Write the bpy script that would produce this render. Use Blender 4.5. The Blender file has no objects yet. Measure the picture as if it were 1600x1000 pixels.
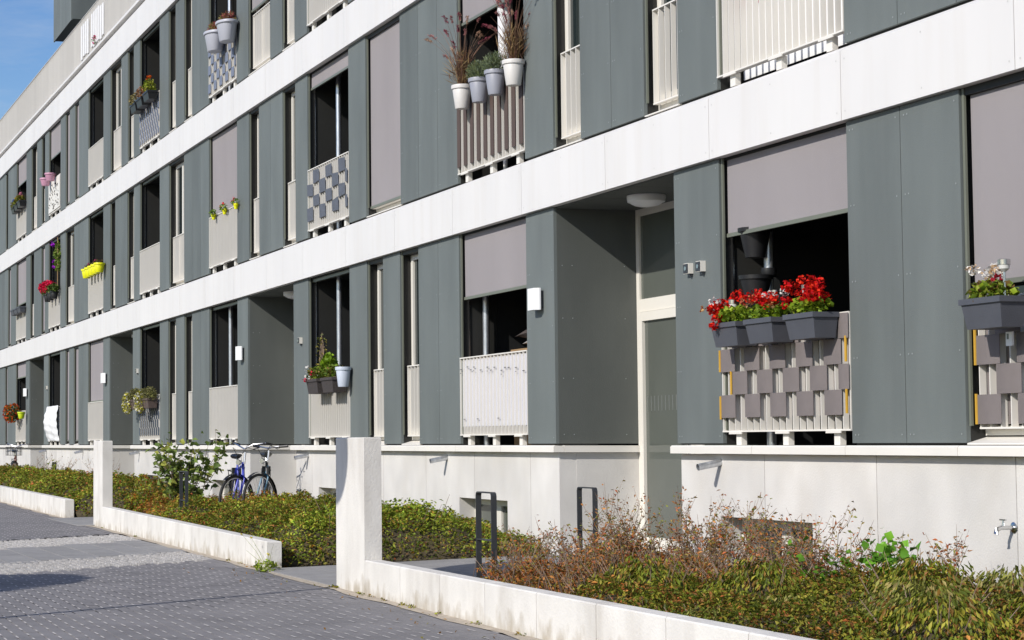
import bpy, math, random
import numpy as np
from mathutils import Vector, Matrix
random.seed(7); RNG = np.random.default_rng(11)
scene = bpy.context.scene
C = scene.collection
rad = math.radians

# ------------------------------------------------------------------ camera
cam_d = bpy.data.cameras.new('camera'); cam = bpy.data.objects.new('camera', cam_d); C.objects.link(cam)
cam.location = (0.0, -7.578, 1.2)
cam.rotation_euler = (rad(90 + 3.394), 0.0, rad(90 - 11.063))
cam_d.sensor_width = 36.0; cam_d.lens = 72.0
cam_d.shift_x = 0.3651; cam_d.shift_y = 0.0035
cam_d.clip_start = 0.1; cam_d.clip_end = 5000
scene.camera = cam
scene.render.resolution_x = 1024; scene.render.resolution_y = 640

# ------------------------------------------------------------------ sky, sun, exposure
SUN_AZ, SUN_EL = 26.0, 32.5          # azimuth measured from the facade's outward normal towards +X
to_sun = Vector((math.sin(rad(SUN_AZ)) * math.cos(rad(SUN_EL)), -math.cos(rad(SUN_AZ)) * math.cos(rad(SUN_EL)), math.sin(rad(SUN_EL))))
w = bpy.data.worlds.new('World'); scene.world = w; w.use_nodes = True
nt = w.node_tree; N = nt.nodes; Lk = nt.links
bg = N['Background']
sky = N.new('ShaderNodeTexSky'); sky.sky_type = 'NISHITA'; sky.sun_disc = False
sky.sun_elevation = rad(SUN_EL); sky.sun_rotation = rad(180 - SUN_AZ)
sky.air_density = 1.0; sky.dust_density = 0.6; sky.ozone_density = 1.6
tc = N.new('ShaderNodeTexCoord'); mp = N.new('ShaderNodeMapping'); mp.inputs['Scale'].default_value = (1.6, 1.6, 9.0); mp.inputs['Location'].default_value = (.35, .2, .55)
nz = N.new('ShaderNodeTexNoise'); nz.inputs['Scale'].default_value = 2.3; nz.inputs['Detail'].default_value = 7; nz.inputs['Roughness'].default_value = .6
cr = N.new('ShaderNodeValToRGB'); cr.color_ramp.elements[0].position = .49; cr.color_ramp.elements[1].position = .76
cr.color_ramp.elements[0].color = (0, 0, 0, 1); cr.color_ramp.elements[1].color = (.5, .5, .5, 1)
mxs = N.new('ShaderNodeMixRGB'); mxs.inputs['Color2'].default_value = (8.2, 8.5, 9.0, 1)
Lk.new(tc.outputs['Generated'], mp.inputs['Vector']); Lk.new(mp.outputs['Vector'], nz.inputs['Vector'])
Lk.new(nz.outputs['Fac'], cr.inputs['Fac']); Lk.new(cr.outputs['Color'], mxs.inputs['Fac'])
hs = N.new('ShaderNodeHueSaturation'); hs.inputs['Saturation'].default_value = 1.36; hs.inputs['Value'].default_value = 1.5; hs.inputs['Hue'].default_value = .515
Lk.new(sky.outputs['Color'], hs.inputs['Color']); Lk.new(hs.outputs['Color'], mxs.inputs['Color1']); Lk.new(mxs.outputs['Color'], bg.inputs['Color'])
bg.inputs['Strength'].default_value = 0.10
sd = bpy.data.lights.new('sun', 'SUN'); so = bpy.data.objects.new('sun', sd); C.objects.link(so)
sd.energy = 5.0; sd.angle = rad(0.53); sd.color = (1.0, 0.955, 0.89)
so.rotation_euler = to_sun.to_track_quat('Z', 'Y').to_euler(); so.location = (-20, -30, 30)
vs = scene.view_settings
vs.view_transform = 'Standard'; vs.look = 'None'; vs.gamma = 1.0; vs.use_curve_mapping = False
vs.exposure = -0.22

# ------------------------------------------------------------------ materials
MATS = {}
def M(name, col, rough=.6, var=.06, scale=(3, 3, 3), bump=0, bscale=150, metal=0, streak=0, rnd=0, spec=.5, scol=None, ss=(7, 7, .45), foot=0):
    if name in MATS: return MATS[name]
    m = bpy.data.materials.new(name); m.use_nodes = True; t = m.node_tree; n = t.nodes; l = t.links
    b = n['Principled BSDF']; b.inputs['Roughness'].default_value = rough; b.inputs['Metallic'].default_value = metal
    b.inputs['Specular IOR Level'].default_value = spec
    geo = n.new('ShaderNodeNewGeometry')
    def noise(sc, det=5, s=1.0):
        mpn = n.new('ShaderNodeMapping'); mpn.inputs['Scale'].default_value = sc
        z = n.new('ShaderNodeTexNoise'); z.inputs['Scale'].default_value = s; z.inputs['Detail'].default_value = det
        l.new(geo.outputs['Position'], mpn.inputs['Vector']); l.new(mpn.outputs['Vector'], z.inputs['Vector']); return z
    z = noise(scale, 6)
    r = n.new('ShaderNodeMapRange'); r.inputs[1].default_value = .25; r.inputs[2].default_value = .75
    r.inputs[3].default_value = 1 - var; r.inputs[4].default_value = 1 + var
    l.new(z.outputs['Fac'], r.inputs[0])
    cur = r.outputs[0]
    if rnd:
        oi = n.new('ShaderNodeObjectInfo'); r2 = n.new('ShaderNodeMapRange'); r2.inputs[3].default_value = 1 - rnd; r2.inputs[4].default_value = 1 + rnd
        l.new(oi.outputs['Random'], r2.inputs[0]); mm = n.new('ShaderNodeMath'); mm.operation = 'MULTIPLY'
        l.new(cur, mm.inputs[0]); l.new(r2.outputs[0], mm.inputs[1]); cur = mm.outputs[0]
    vm = n.new('ShaderNodeVectorMath'); vm.operation = 'SCALE'; vm.inputs[0].default_value = col[:3]; l.new(cur, vm.inputs['Scale'])
    out = vm.outputs[0]
    if streak:
        zs = noise(ss, 8); rs = n.new('ShaderNodeMapRange'); rs.inputs[1].default_value = .48; rs.inputs[2].default_value = .78
        rs.inputs[3].default_value = 0; rs.inputs[4].default_value = streak; l.new(zs.outputs['Fac'], rs.inputs[0])
        mx = n.new('ShaderNodeMixRGB'); mx.inputs['Color2'].default_value = (*(scol or [c * .45 for c in col[:3]]), 1)
        l.new(rs.outputs[0], mx.inputs['Fac']); l.new(out, mx.inputs['Color1']); out = mx.outputs[0]
    if foot:
        sx = n.new('ShaderNodeSeparateXYZ'); l.new(geo.outputs['Position'], sx.inputs[0]); zf = noise((9, 9, 5), 7)
        ad = n.new('ShaderNodeMath'); ad.operation = 'MULTIPLY_ADD'; ad.inputs[1].default_value = -.5; l.new(zf.outputs['Fac'], ad.inputs[0]); l.new(sx.outputs['Z'], ad.inputs[2])
        rf = n.new('ShaderNodeMapRange'); rf.inputs[1].default_value = -.30; rf.inputs[2].default_value = foot - .25; rf.inputs[3].default_value = .75; rf.inputs[4].default_value = 0; l.new(ad.outputs[0], rf.inputs[0])
        mf = n.new('ShaderNodeMixRGB'); mf.inputs['Color2'].default_value = (.34, .285, .205, 1); l.new(rf.outputs[0], mf.inputs['Fac']); l.new(out, mf.inputs['Color1']); out = mf.outputs[0]
    l.new(out, b.inputs['Base Color'])
    if bump:
        zb = noise((bscale,) * 3, 3); bp = n.new('ShaderNodeBump'); bp.inputs['Strength'].default_value = bump; bp.inputs['Distance'].default_value = .01
        l.new(zb.outputs['Fac'], bp.inputs['Height']); l.new(bp.outputs['Normal'], b.inputs['Normal'])
    MATS[name] = m; return m
def leafmat(name, transl=.25, rough=.5):
    m = bpy.data.materials.new(name); m.use_nodes = True; t = m.node_tree; n = t.nodes; l = t.links
    b = n['Principled BSDF']; b.inputs['Roughness'].default_value = rough; b.inputs['Specular IOR Level'].default_value = .18
    a = n.new('ShaderNodeAttribute'); a.attribute_name = 'col'
    l.new(a.outputs['Color'], b.inputs['Base Color'])
    tr = n.new('ShaderNodeBsdfTranslucent'); l.new(a.outputs['Color'], tr.inputs['Color'])
    mx = n.new('ShaderNodeMixShader'); mx.inputs[0].default_value = transl
    l.new(b.outputs[0], mx.inputs[1]); l.new(tr.outputs[0], mx.inputs[2]); l.new(mx.outputs[0], n['Material Output'].inputs['Surface'])
    return m
LEAF = leafmat('foliage'); PETAL = leafmat('petal', .3, .6)
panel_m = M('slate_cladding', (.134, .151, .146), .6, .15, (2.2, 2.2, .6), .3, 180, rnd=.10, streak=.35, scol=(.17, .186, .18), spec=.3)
recess_m = M('recess_cladding', (.103, .111, .103), .65, .12, (2.2, 2.2, .8), .3, 180, rnd=.05, spec=.25)  # entrance recess panels, toned darker and less blue than the pier cladding
reveal_m = M('dark_bronze', (.026, .026, .024), .5, .1, spec=.3)
white_m = M('white_band', (.705, .69, .67), .5, .045, (1.2, 1.2, .5), streak=.24, scol=(.57, .52, .45), rnd=.015)
ledge_m = M('ledge_stone', (.74, .71, .65), .6, .04, (2, 2, 2), rnd=.02)
plinth_m = M('plinth_concrete', (.61, .59, .56), .75, .13, (1.9, 1.9, 1.5), .2, 70, rnd=.045, streak=.4, scol=(.52, .485, .43), ss=(2.3, 2.3, 1.6))
conc_m = M('stained_concrete', (.68, .655, .61), .8, .09, (4, 4, 3), .3, 60, streak=.6, scol=(.42, .385, .335), rnd=.05, ss=(3.1, 3.1, 1.1), foot=.10)
cream_m = M('cream_paint', (.74, .71, .65), .45, .03, (2, 2, 2))
par_m = M('parapet_paint', (.60, .585, .555), .5, .05, (2.2, 2.2, .3), rnd=.06)
frame_m = M('cream_frame', (.72, .69, .62), .4, .03)
blind_m = M('blind_fabric', (.285, .262, .265), .85, .07, (1.5, 1.5, .4), .35, 400)
rail_m = M('guide_rail', (.15, .16, .125), .4, .05)
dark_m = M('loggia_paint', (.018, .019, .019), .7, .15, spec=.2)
core_m = M('dark_core', (.03, .03, .03), .8, .05)
galv_m = M('galvanised', (.55, .57, .60), .35, .2, (30, 30, 8), metal=.8)
steel_m = M('steel', (.62, .62, .62), .25, .05, metal=1)
anth_m = M('anthracite', (.035, .038, .043), .45, .06)
taupe_m = M('taupe_weave', (.185, .160, .155), .75, .08, (8, 8, 8), .4, 400)
slatew_m = M('slate_weave', (.105, .115, .14), .6, .12, (10, 10, 10), .5, 250)
bluew_m = M('blue_weave', (.17, .195, .26), .6, .08, (8, 8, 8), .3, 300)
brown_m = M('brown_strip', (.085, .058, .048), .7, .1)
gold_m = M('gold_tube', (.50, .29, .03), .35, .1)
glass_m = M('window_glass', (.018, .026, .026), .04, .02, spec=.8)
glassd_m = M('door_glass', (.10, .11, .095), .05, .1, (2, 2, 1), spec=.7)
soil_m = M('soil', (.085, .062, .042), .95, .4, (12, 12, 12), .8, 40)
paver_m = M('dark_paver', (.202, .192, .192), .75, .20, (1.7, 1.7, 1.7), .3, 150, rnd=.0)
joint_m = M('joint_gravel', (.58, .55, .52), .9, .25, (40, 40, 40))
roadbed_m = M('road_bed', (.11, .106, .11), .9, .15)
slab_m = M('grey_slab', (.27, .262, .255), .8, .1, (5, 5, 5), .3, 120, rnd=.06)
sand_m = M('sand_joint', (.42, .36, .28), .95, .25, (14, 14, 14), .5, 70)
cobble_m = M('light_cobble', (.44, .42, .40), .85, .3, (14, 14, 14), .4, 90, rnd=.1)
ground_m = M('ground', (.12, .115, .10), .9, .2, (.3, .3, .3))
lampw_m = M('lamp_white', (.82, .82, .82), .35, .01)
clothw_m = M('white_cloth', (.74, .74, .74), .85, .05, (6, 6, 3))
clothg_m = M('grey_cloth', (.50, .50, .545), .85, .04, (3, 3, 2))
black_m = M('black_plastic', (.014, .014, .015), .4, .1)
rubber_m = M('rubber', (.02, .02, .02), .7, .1)
bark_m = M('bark', (.17, .12, .085), .9, .25, (30, 30, 8), .6, 60)
twig_m = M('twig', (.25, .175, .125), .9, .3, (10, 10, 10))
wood_m = M('wood_box', (.30, .19, .09), .6, .2, (4, 4, 20))
zip_m = M('zip_tie', (.02, .02, .03), .5, .05)
rivet_m = M('rivet', (.27, .29, .285), .4, .05)
rivetw_m = M('rivet_white', (.55, .54, .52), .4, .05)

# ------------------------------------------------------------------ mesh helpers
class MB:
    def __init__(s): s.v = []; s.f = []; s.sm = False
    def add(s, vs, fs):
        o = len(s.v); s.v += [tuple(map(float, p)) for p in vs]; s.f += [tuple(o + i for i in q) for q in fs]; return s
    def box(s, x0, x1, y0, y1, z0, z1):
        return s.add([(x0, y0, z0), (x1, y0, z0), (x1, y1, z0), (x0, y1, z0), (x0, y0, z1), (x1, y0, z1), (x1, y1, z1), (x0, y1, z1)],
                     [(0, 3, 2, 1), (4, 5, 6, 7), (0, 1, 5, 4), (1, 2, 6, 5), (2, 3, 7, 6), (3, 0, 4, 7)])
    def prismx(s, poly, x0, x1):       # polygon in (y, z) extruded along x
        n = len(poly); vs = [(x0, a, b) for a, b in poly] + [(x1, a, b) for a, b in poly]
        fs = [tuple(range(n))[::-1], tuple(range(n, 2 * n))] + [(i, (i + 1) % n, n + (i + 1) % n, n + i) for i in range(n)]
        return s.add(vs, fs)
    def prismz(s, poly, z0, z1):
        n = len(poly); vs = [(a, b, z0) for a, b in poly] + [(a, b, z1) for a, b in poly]
        fs = [tuple(range(n))[::-1], tuple(range(n, 2 * n))] + [(i, (i + 1) % n, n + (i + 1) % n, n + i) for i in range(n)]
        return s.add(vs, fs)
    def hexa(s, bot, top):             # 4 bottom + 4 top points
        return s.add(list(bot) + list(top), [(0, 3, 2, 1), (4, 5, 6, 7), (0, 1, 5, 4), (1, 2, 6, 5), (2, 3, 7, 6), (3, 0, 4, 7)])
    def tube(s, pts, r, n=6, cap=True):
        pts = [Vector(p) for p in pts]; rr = r if isinstance(r, (list, tuple)) else [r] * len(pts)
        rings = []
        for i, p in enumerate(pts):
            d = (pts[min(i + 1, len(pts) - 1)] - pts[max(i - 1, 0)])
            d = d.normalized() if d.length > 1e-9 else Vector((0, 0, 1))
            a = d.cross(Vector((0, 0, 1)) if abs(d.z) < .9 else Vector((1, 0, 0))).normalized(); b = d.cross(a)
            rings.append([p + (a * math.cos(2 * math.pi * k / n) + b * math.sin(2 * math.pi * k / n)) * rr[i] for k in range(n)])
        vs = [q for R in rings for q in R]; fs = []
        for i in range(len(pts) - 1):
            for k in range(n): fs.append((i * n + k, i * n + (k + 1) % n, (i + 1) * n + (k + 1) % n, (i + 1) * n + k))
        if cap: fs += [tuple(range(n))[::-1], tuple(range((len(pts) - 1) * n, len(pts) * n))]
        s.sm = True
        return s.add(vs, fs)
    def lathe(s, prof, c, n=20, sx=1, sy=1, a0=0, a1=2 * math.pi):
        full = abs(a1 - a0 - 2 * math.pi) < 1e-6; m = n if full else n + 1
        vs = [(c[0] + r * sx * math.cos(a0 + (a1 - a0) * k / n), c[1] + r * sy * math.sin(a0 + (a1 - a0) * k / n), c[2] + z) for r, z in prof for k in range(m)]
        fs = []
        for i in range(len(prof) - 1):
            for k in range(n):
                k2 = (k + 1) % m if full else k + 1
                fs.append((i * m + k, i * m + k2, (i + 1) * m + k2, (i + 1) * m + k))
        s.sm = True
        return s.add(vs, fs)
    def torus(s, c, R, r, n=32, k=8, axis='y'):
        vs = []; fs = []
        for i in range(n):
            a = 2 * math.pi * i / n
            for j in range(k):
                b = 2 * math.pi * j / k; q = R + r * math.cos(b); h = r * math.sin(b)
                vs.append((c[0] + q * math.cos(a), c[1] + h, c[2] + q * math.sin(a)) if axis == 'y' else (c[0] + q * math.cos(a), c[1] + q * math.sin(a), c[2] + h))
        for i in range(n):
            for j in range(k): fs.append((i * k + j, i * k + (j + 1) % k, ((i + 1) % n) * k + (j + 1) % k, ((i + 1) % n) * k + j))
        s.sm = True
        return s.add(vs, fs)
    def mesh(s, name, m):
        me = bpy.data.meshes.new(name); me.from_pydata(s.v, [], s.f); me.materials.append(m)
        if s.sm:
            me.polygons.foreach_set('use_smooth', [True] * len(me.polygons))
            try: me.set_sharp_from_angle(angle=rad(40))
            except Exception: pass
        me.update(); return me
WT = {}
def wt(o): return WT.get(o.name, Vector((0, 0, 0)))
def link(o, parent=None, kind=None, label=None, loc=(0, 0, 0)):
    C.objects.link(o); o.location = loc; WT[o.name] = Vector(loc)
    if parent is not None:
        o.parent = parent; o.matrix_parent_inverse = Matrix.Translation(-wt(parent))
    if kind: o['kind'] = kind
    if label: o['label'] = label
    return o
def obj(name, mb, m, parent=None, kind=None, label=None, loc=(0, 0, 0)):
    me = mb.mesh(name, m) if isinstance(mb, MB) else mb
    return link(bpy.data.objects.new(name, me), parent, kind, label, loc)
def thing(name, label, cat, loc=(0, 0, 0), group=None):
    o = bpy.data.objects.new(name, None); o.empty_display_size = .1; link(o, None, None, label, loc)
    o['category'] = cat
    if group: o['group'] = group
    return o
def tag(o, label, cat, group=None):
    o['label'] = label; o['category'] = cat
    if group: o['group'] = group
    return o
def local(name, mb, m, parent, label=None, loc=(0, 0, 0), rot=None):   # child in its parent's own axes
    me = mb.mesh(name, m) if isinstance(mb, MB) else mb
    o = bpy.data.objects.new(name, me); C.objects.link(o); o.parent = parent; o.location = loc
    if rot: o.rotation_euler = rot
    if label: o['label'] = label
    return o
def leaves_mesh(name, P, size, cols, m=LEAF, up=.35, aspect=.55, droop=0.0, fold=.18, dirs=None):
    """many small folded leaves: P (n,3) centres, size (n,) lengths, cols (n,3)"""
    n = len(P); size = np.broadcast_to(np.asarray(size, float), (n,))
    d = RNG.normal(size=(n, 3)) if dirs is None else dirs + RNG.normal(size=(n, 3)) * .35
    d[:, 2] = d[:, 2] * .6 - droop
    d /= np.linalg.norm(d, axis=1, keepdims=True)
    nn = RNG.normal(size=(n, 3)); nn[:, 2] = np.abs(nn[:, 2]) + up
    s = np.cross(d, nn); s /= np.linalg.norm(s, axis=1, keepdims=True) + 1e-9
    nn = np.cross(s, d)
    L = size[:, None]
    base = P - d * L * .5; tip = P + d * L * .5
    mid1 = P + s * L * aspect * .5 + nn * L * fold; mid2 = P - s * L * aspect * .5 + nn * L * fold
    V = np.stack([base, mid1, tip, mid2], 1).reshape(-1, 3)
    me = bpy.data.meshes.new(name)
    me.vertices.add(4 * n); me.vertices.foreach_set('co', V.astype(np.float32).ravel())
    idx = (np.arange(n)[:, None] * 4 + np.array([0, 1, 2, 0, 2, 3])[None]).ravel()
    me.loops.add(6 * n); me.loops.foreach_set('vertex_index', idx.astype(np.int32))
    me.polygons.add(2 * n); me.polygons.foreach_set('loop_start', (np.arange(2 * n) * 3).astype(np.int32))
    me.update(calc_edges=True)
    at = me.color_attributes.new('col', 'FLOAT_COLOR', 'POINT')
    c4 = np.ones((n, 4, 4)); c4[:, :, :3] = np.asarray(cols)[:, None, :]
    at.data.foreach_set('color', c4.astype(np.float32).ravel())
    me.materials.append(m); return me
def pick(pal, n, jit=.25, weights=None):
    pal = np.array(pal); i = RNG.choice(len(pal), n, p=weights)
    return pal[i] * (1 + RNG.uniform(-jit, jit, (n, 1)))
def ball(n, c, r, shell=.5, flat=1.0):
    d = RNG.normal(size=(n, 3)); d /= np.linalg.norm(d, axis=1, keepdims=True)
    q = RNG.uniform(shell, 1, (n, 1)) ** .6
    r = np.array(r, float) if np.ndim(r) else np.array([r, r, r * flat])
    return np.array(c) + d * q * r
# =================================================================== SETTING
GZ = lambda y: .028 * (y + 2.6) if y < -2.6 else .058 * (y + 2.6)      # cross-fall of the street, rising to the house
WY = lambda x: -2.70 - (x + 12.0) * .01784                             # front face line of the low walls
mb = MB(); mb.add([(-2500, -2500, -.9), (2500, -2500, -.9), (2500, 2500, -.9), (-2500, 2500, -.9)], [(0, 1, 2, 3)])
g = obj('ground', mb, ground_m, kind='structure')
mb = MB(); x0, x1 = -140, 40
mb.hexa([(x0, -26, -.8), (x1, -26, -.8), (x1, -2.2, -.8), (x0, -2.2, -.8)],
        [(x0, -26, GZ(-26) - .04), (x1, -26, GZ(-26) - .04), (x1, -2.2, -.028), (x0, -2.2, -.028)])
road = obj('road', mb, roadbed_m, kind='structure')
# planting bed soil, rising a little to the plinth
mb = MB()
mb.hexa([(-64, -2.5, -.8), (6, -2.5, -.8), (6, .6, -.8), (-64, .6, -.8)], [(-64, -2.5, -.005), (6, -2.5, -.005), (6, .6, .165), (-64, .6, .165)])
bed = obj('planting_bed', mb, soil_m, kind='structure')

# pavers: rows of dark blocks along the street, white gravel in half of every long joint
PW, PL = .090, .333
CX0, CX1 = -27.3, -21.05                     # the light crossing
skew = lambda y: (y + 2.6) * -.42            # the crossing is not quite square to the street
def road_limits(y): return None
pv = []; dashes = MB()
rows = int((9.0 - 2.62) / PW)
for r in range(rows):
    yb = -2.78 - r * PW
    off = (r % 2) * PL * .5
    for k in range(int(34 / PL)):
        xa = -10.2 - k * PL - off; xb = xa - PL
        xm = (xa + xb) / 2; ya = yb + .0178 * -(xm + 12)      # rows run with the walls
        sk = skew(ya)
        if CX0 + sk < xm < CX1 + sk: continue
        d = -xm + 2 * (ya + 7.6)
        pv.append((xm, ya - PW / 2))
        if random.random() < .93 and not (ya > WY(xm) - .42 and random.random() < .75):
            z = GZ(ya); xs = xm + PL * .27 + random.uniform(-.045, .045); hl = .070 + random.uniform(-.02, .012); hw = .0058
            dashes.add([(xs - hl, ya - hw, z + .0022), (xs + hl, ya - hw, z + .0022), (xs + hl, ya + hw, z + .0022), (xs - hl, ya + hw, z + .0022)], [(0, 1, 2, 3)])
obj('joint_gravel', dashes, joint_m, road, 'stuff')
def in_view_near(p):
    x, y = p; e = -x; n = y + 7.578
    rt = n * .9814 - e * .1919; fw = n * .1919 + e * .9814
    px = 216 + 3200 * rt / fw; py = 695.4 + 3200 * (1.2 - GZ(y)) / fw
    return px, py
near = sorted(pv, key=lambda p: (0 if (0 < in_view_near(p)[0] < 900 and in_view_near(p)[1] < 1004) else 1, -p[0]))
pm = MB(); a, b_, c_ = PL / 2 - .0015, PW / 2 - .0015, .003
pm.hexa([(-a, -b_, -.03), (a, -b_, -.03), (a, b_, -.03), (-a, b_, -.03)], [(-a + c_, -b_ + c_, 0), (a - c_, -b_ + c_, 0), (a - c_, b_ - c_, 0), (-a + c_, b_ - c_, 0)])
pme = pm.mesh('paver', paver_m)
for (x, y) in near[:300]:
    o = obj('paver', pme, paver_m, road, loc=(x, y, GZ(y) + random.uniform(-.0008, .0008)))
    o.rotation_euler = (math.atan(.028), 0, 0)
pm = MB()
for (x, y) in near[300:]:
    z = GZ(y) + random.uniform(-.0008, .0008); zs = .028 * b_
    pm.add([(x - a, y - b_, z - zs), (x + a, y - b_, z - zs), (x + a, y + b_, z + zs), (x - a, y + b_, z + zs)], [(0, 1, 2, 3)])
obj('paver_field', pm, paver_m, road, 'stuff')
# crossing: two light cobble strips with a slab walk between
def strip(xa, xb, name, m, sx, sy, gap, jitter, hump, single):
    big = MB(); cnt = 0
    ny = int(5.6 / sy); nx = max(1, int(round((xb - xa) / sx))); sx = (xb - xa) / nx
    for j in range(ny):
        y = WY((xa + xb) / 2) - .09 - (j + .5) * sy
        for i in range(nx):
            x = xa + (i + .5) * sx + skew(y) + (.3 * sx if (j % 2 and single) else 0) + (0 if single else random.uniform(-.022, .022))
            hx = sx / 2 - gap + random.uniform(-jitter, 0); hy = sy / 2 - gap + random.uniform(-jitter, 0); z = GZ(y) + .003 + random.uniform(-hump, hump)
            t = min(hx, hy) * (.25 if not single else .03)
            q = MB().hexa([(x - hx, y - hy, z - .05), (x + hx, y - hy, z - .05), (x + hx, y + hy, z - .05), (x - hx, y + hy, z - .05)],
                          [(x - hx + t, y - hy + t, z - .028 * hy), (x + hx - t, y - hy + t, z - .028 * hy), (x + hx - t, y + hy - t, z + .028 * hy), (x - hx + t, y + hy - t, z + .028 * hy)])
            if single: obj(name, q, m, road)
            else: big.add(q.v, q.f)
    if not single: obj(name, big, m, road, 'stuff')
strip(-27.2, -25.5, 'cobble_strip', cobble_m, .075, .075, .004, .010, .006, False)
strip(-25.5, -22.75, 'walk_slab', slab_m, .69, .36, .004, 0, .0015, True)
strip(-22.75, -21.15, 'cobble_strip', cobble_m, .075, .075, .004, .010, .006, False)
# sandy joint along the wall feet
mb = MB()
for i in range(90):
    xa, xb = -44 + i * .5, -43.5 + i * .5
    wa, wb = [.10 + .02 * math.sin(q * 3.1) + .015 * math.sin(q * 7.7) for q in (xa, xb)]
    ya, yb = WY(xa), WY(xb)
    mb.add([(xa, ya - wa, GZ(ya - wa) + .0045), (xb, yb - wb, GZ(yb - wb) + .0045), (xb, yb + .1, .012), (xa, ya + .1, .012)], [(0, 1, 2, 3)])
obj('sand_strip', mb, sand_m, road)
# paths to the entrances
def path(xa, xb, ydir=0, ydir2=None):
    big = MB(); ydir2 = ydir if ydir2 is None else ydir2
    big.hexa([(xa, -2.62, -.1), (xb, -2.62, -.1), (xb + ydir2, .8, -.1), (xa + ydir, .8, -.1)], [(xa, -2.62, .004), (xb, -2.62, .004), (xb + ydir2, .8, .203), (xa + ydir, .8, .203)])
    p = obj('path', big, roadbed_m, kind='structure')
    nx, ny = max(5, round((xb - xa) / .5)), 8
    for j in range(ny):
        for i in range(nx):
            y0, y1 = -2.62 + 3.42 * j / ny + .004, -2.62 + 3.42 * (j + 1) / ny - .004
            ed = lambda i_, y: (xa + ydir * (y + 2.62) / 3.42) * (1 - i_ / nx) + (xb + ydir2 * (y + 2.62) / 3.42) * (i_ / nx)
            A0, A1, B0, B1 = ed(i, y0) + .004, ed(i + 1, y0) - .004, ed(i, y1) + .004, ed(i + 1, y1) - .004; za, zc = .058 * (y0 + 2.62) + .012, .058 * (y1 + 2.62) + .012
            q = MB().hexa([(A0, y0, -.02), (A1, y0, -.02), (B1, y1, .0), (B0, y1, .0)], [(A0, y0, za), (A1, y0, za), (B1, y1, zc), (B0, y1, zc)])
            obj('path_slab', q, slab_m, p)
path(-33.0, -30.1, 2.4); path(-19.2, -14.35, .95, -1.3)

# =================================================================== BUILDING
B = thing('apartment_building', 'long slate grey apartment block with white floor bands and french balconies', 'building', (-33, 0, 0))
XL, XR = -64.0, -5.0
ZG, ZGt = 1.200, 3.458
Z1, Z1t = 3.995, 6.258
Z2, Z2t = 6.810, 9.068
Z3 = 9.726
LOG = [(-56.43, -54.45), (-50.37, -48.50), (-44.50, -42.61), (-38.58, -36.69), (-32.67, -30.75), (-26.73, -24.83), (-20.82, -18.92), (-14.88, -12.99), (-8.95, -7.05)]
NBAR = 0
# slabs behind the bands and the roof
for k, (a, b_) in enumerate([(.2, 1.13), (ZGt, Z1), (Z1t, Z2), (Z2t, Z3)]):
    y0 = .9 if k == 0 else .032
    obj('floor_slab', MB().box(XL, XR, y0, 9, a + .006, b_ - .012), core_m, B)
obj('back_wall', MB().box(XL, XR, 8.9, 9.2, .1, Z3 - .02), core_m, B)
for x in (XL - .2, XR): obj('end_wall', MB().box(x, x + .2, .02, 9, .1, Z3 - .02), panel_m, B)
# white bands, 1.98 m panels with open joints
def band(zb, zt):
    xs = [-12.96 - 1.98 * k for k in range(-5, 27)]
    for a in xs:
        q0, q1 = max(XL, a - 1.98) + .004, min(XR, a) - .004
        if q1 - q0 < .1: continue
        o = obj('band_panel', MB().prismx([(-.05, zb), (.03, zb), (.03, zt - .006), (-.05 + .06, zt - .010), (-.05, zt - .05)], q0, q1), white_m, B)
        if q1 > -26:
            rv = MB()
            for x in (q0 + .05, (q0 + q1) / 2, q1 - .05):
                for z in (zb + .06, zt - .11):
                    rv.add([(x + .007 * math.cos(t * 1.047), -.0525, z + .007 * math.sin(t * 1.047)) for t in range(6)], [tuple(range(6))])
            obj('rivets', rv, rivetw_m, o)
band(ZGt, Z1); band(Z1t, Z2); band(Z2t, Z3 - .03)
# ledge and plinth
ENT = [(-53.73, -51.15), (-41.84, -39.30), (-30.08, -27.49), (-18.22, -15.68)]
RD = .83
def spans(lo, hi, cuts):
    out = []; p = lo
    for a, b_ in sorted(cuts):
        if a > p: out.append((p, a))
        p = b_
    if p < hi: out.append((p, hi))
    return out
led_poly = [(-.045, 1.132), (.06, 1.132), (.06, 1.192), (-.03, 1.197), (-.045, 1.185)]
for a, b_ in spans(XL, XR, ENT):
    n = max(1, round((b_ - a) / 1.3))
    for i in range(n):
        q0, q1 = a + (b_ - a) * i / n + .003, a + (b_ - a) * (i + 1) / n - .003
        if i == 0 and a > XL: q0 -= .045
        if i == n - 1 and b_ < XR: q1 += .045
        obj('ledge_stone', MB().prismx(led_poly, q0, q1), ledge_m, B)
BW = [(-15.0, -13.6), (-20.96, -19.56), (-26.38, -25.0), (-32.6, -31.3), (-38.4, -37.0), (-44.3, -42.9)]
pj = [-11.19 - 1.55 * k for k in range(-4, 35)]
for a, b_ in spans(XL, XR, ENT):
    cut = [a] + [x for x in sorted(pj) if a + .25 < x < b_ - .25] + [b_]
    for q0, q1 in zip(cut[:-1], cut[1:]):
        m_ = MB()
        bw = [(max(q0, u), min(q1, v)) for u, v in BW if v > q0 and u < q1]
        for s0, s1 in spans(q0 + .004, q1 - .004, bw):
            if s1 - s0 > .01: m_.box(s0, s1, .03, .2, .0, 1.128)
        for u, v in bw: m_.box(max(u, q0 + .004), min(v, q1 - .004), .03, .2, .64, 1.128); m_.box(max(u, q0 + .004), min(v, q1 - .004), .03, .2, .0, .12)
        obj('plinth_panel', m_, plinth_m, B)
obj('plinth_core', MB().box(XL, XR, .85, .9, .0, 1.12), plinth_m, B)
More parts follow.
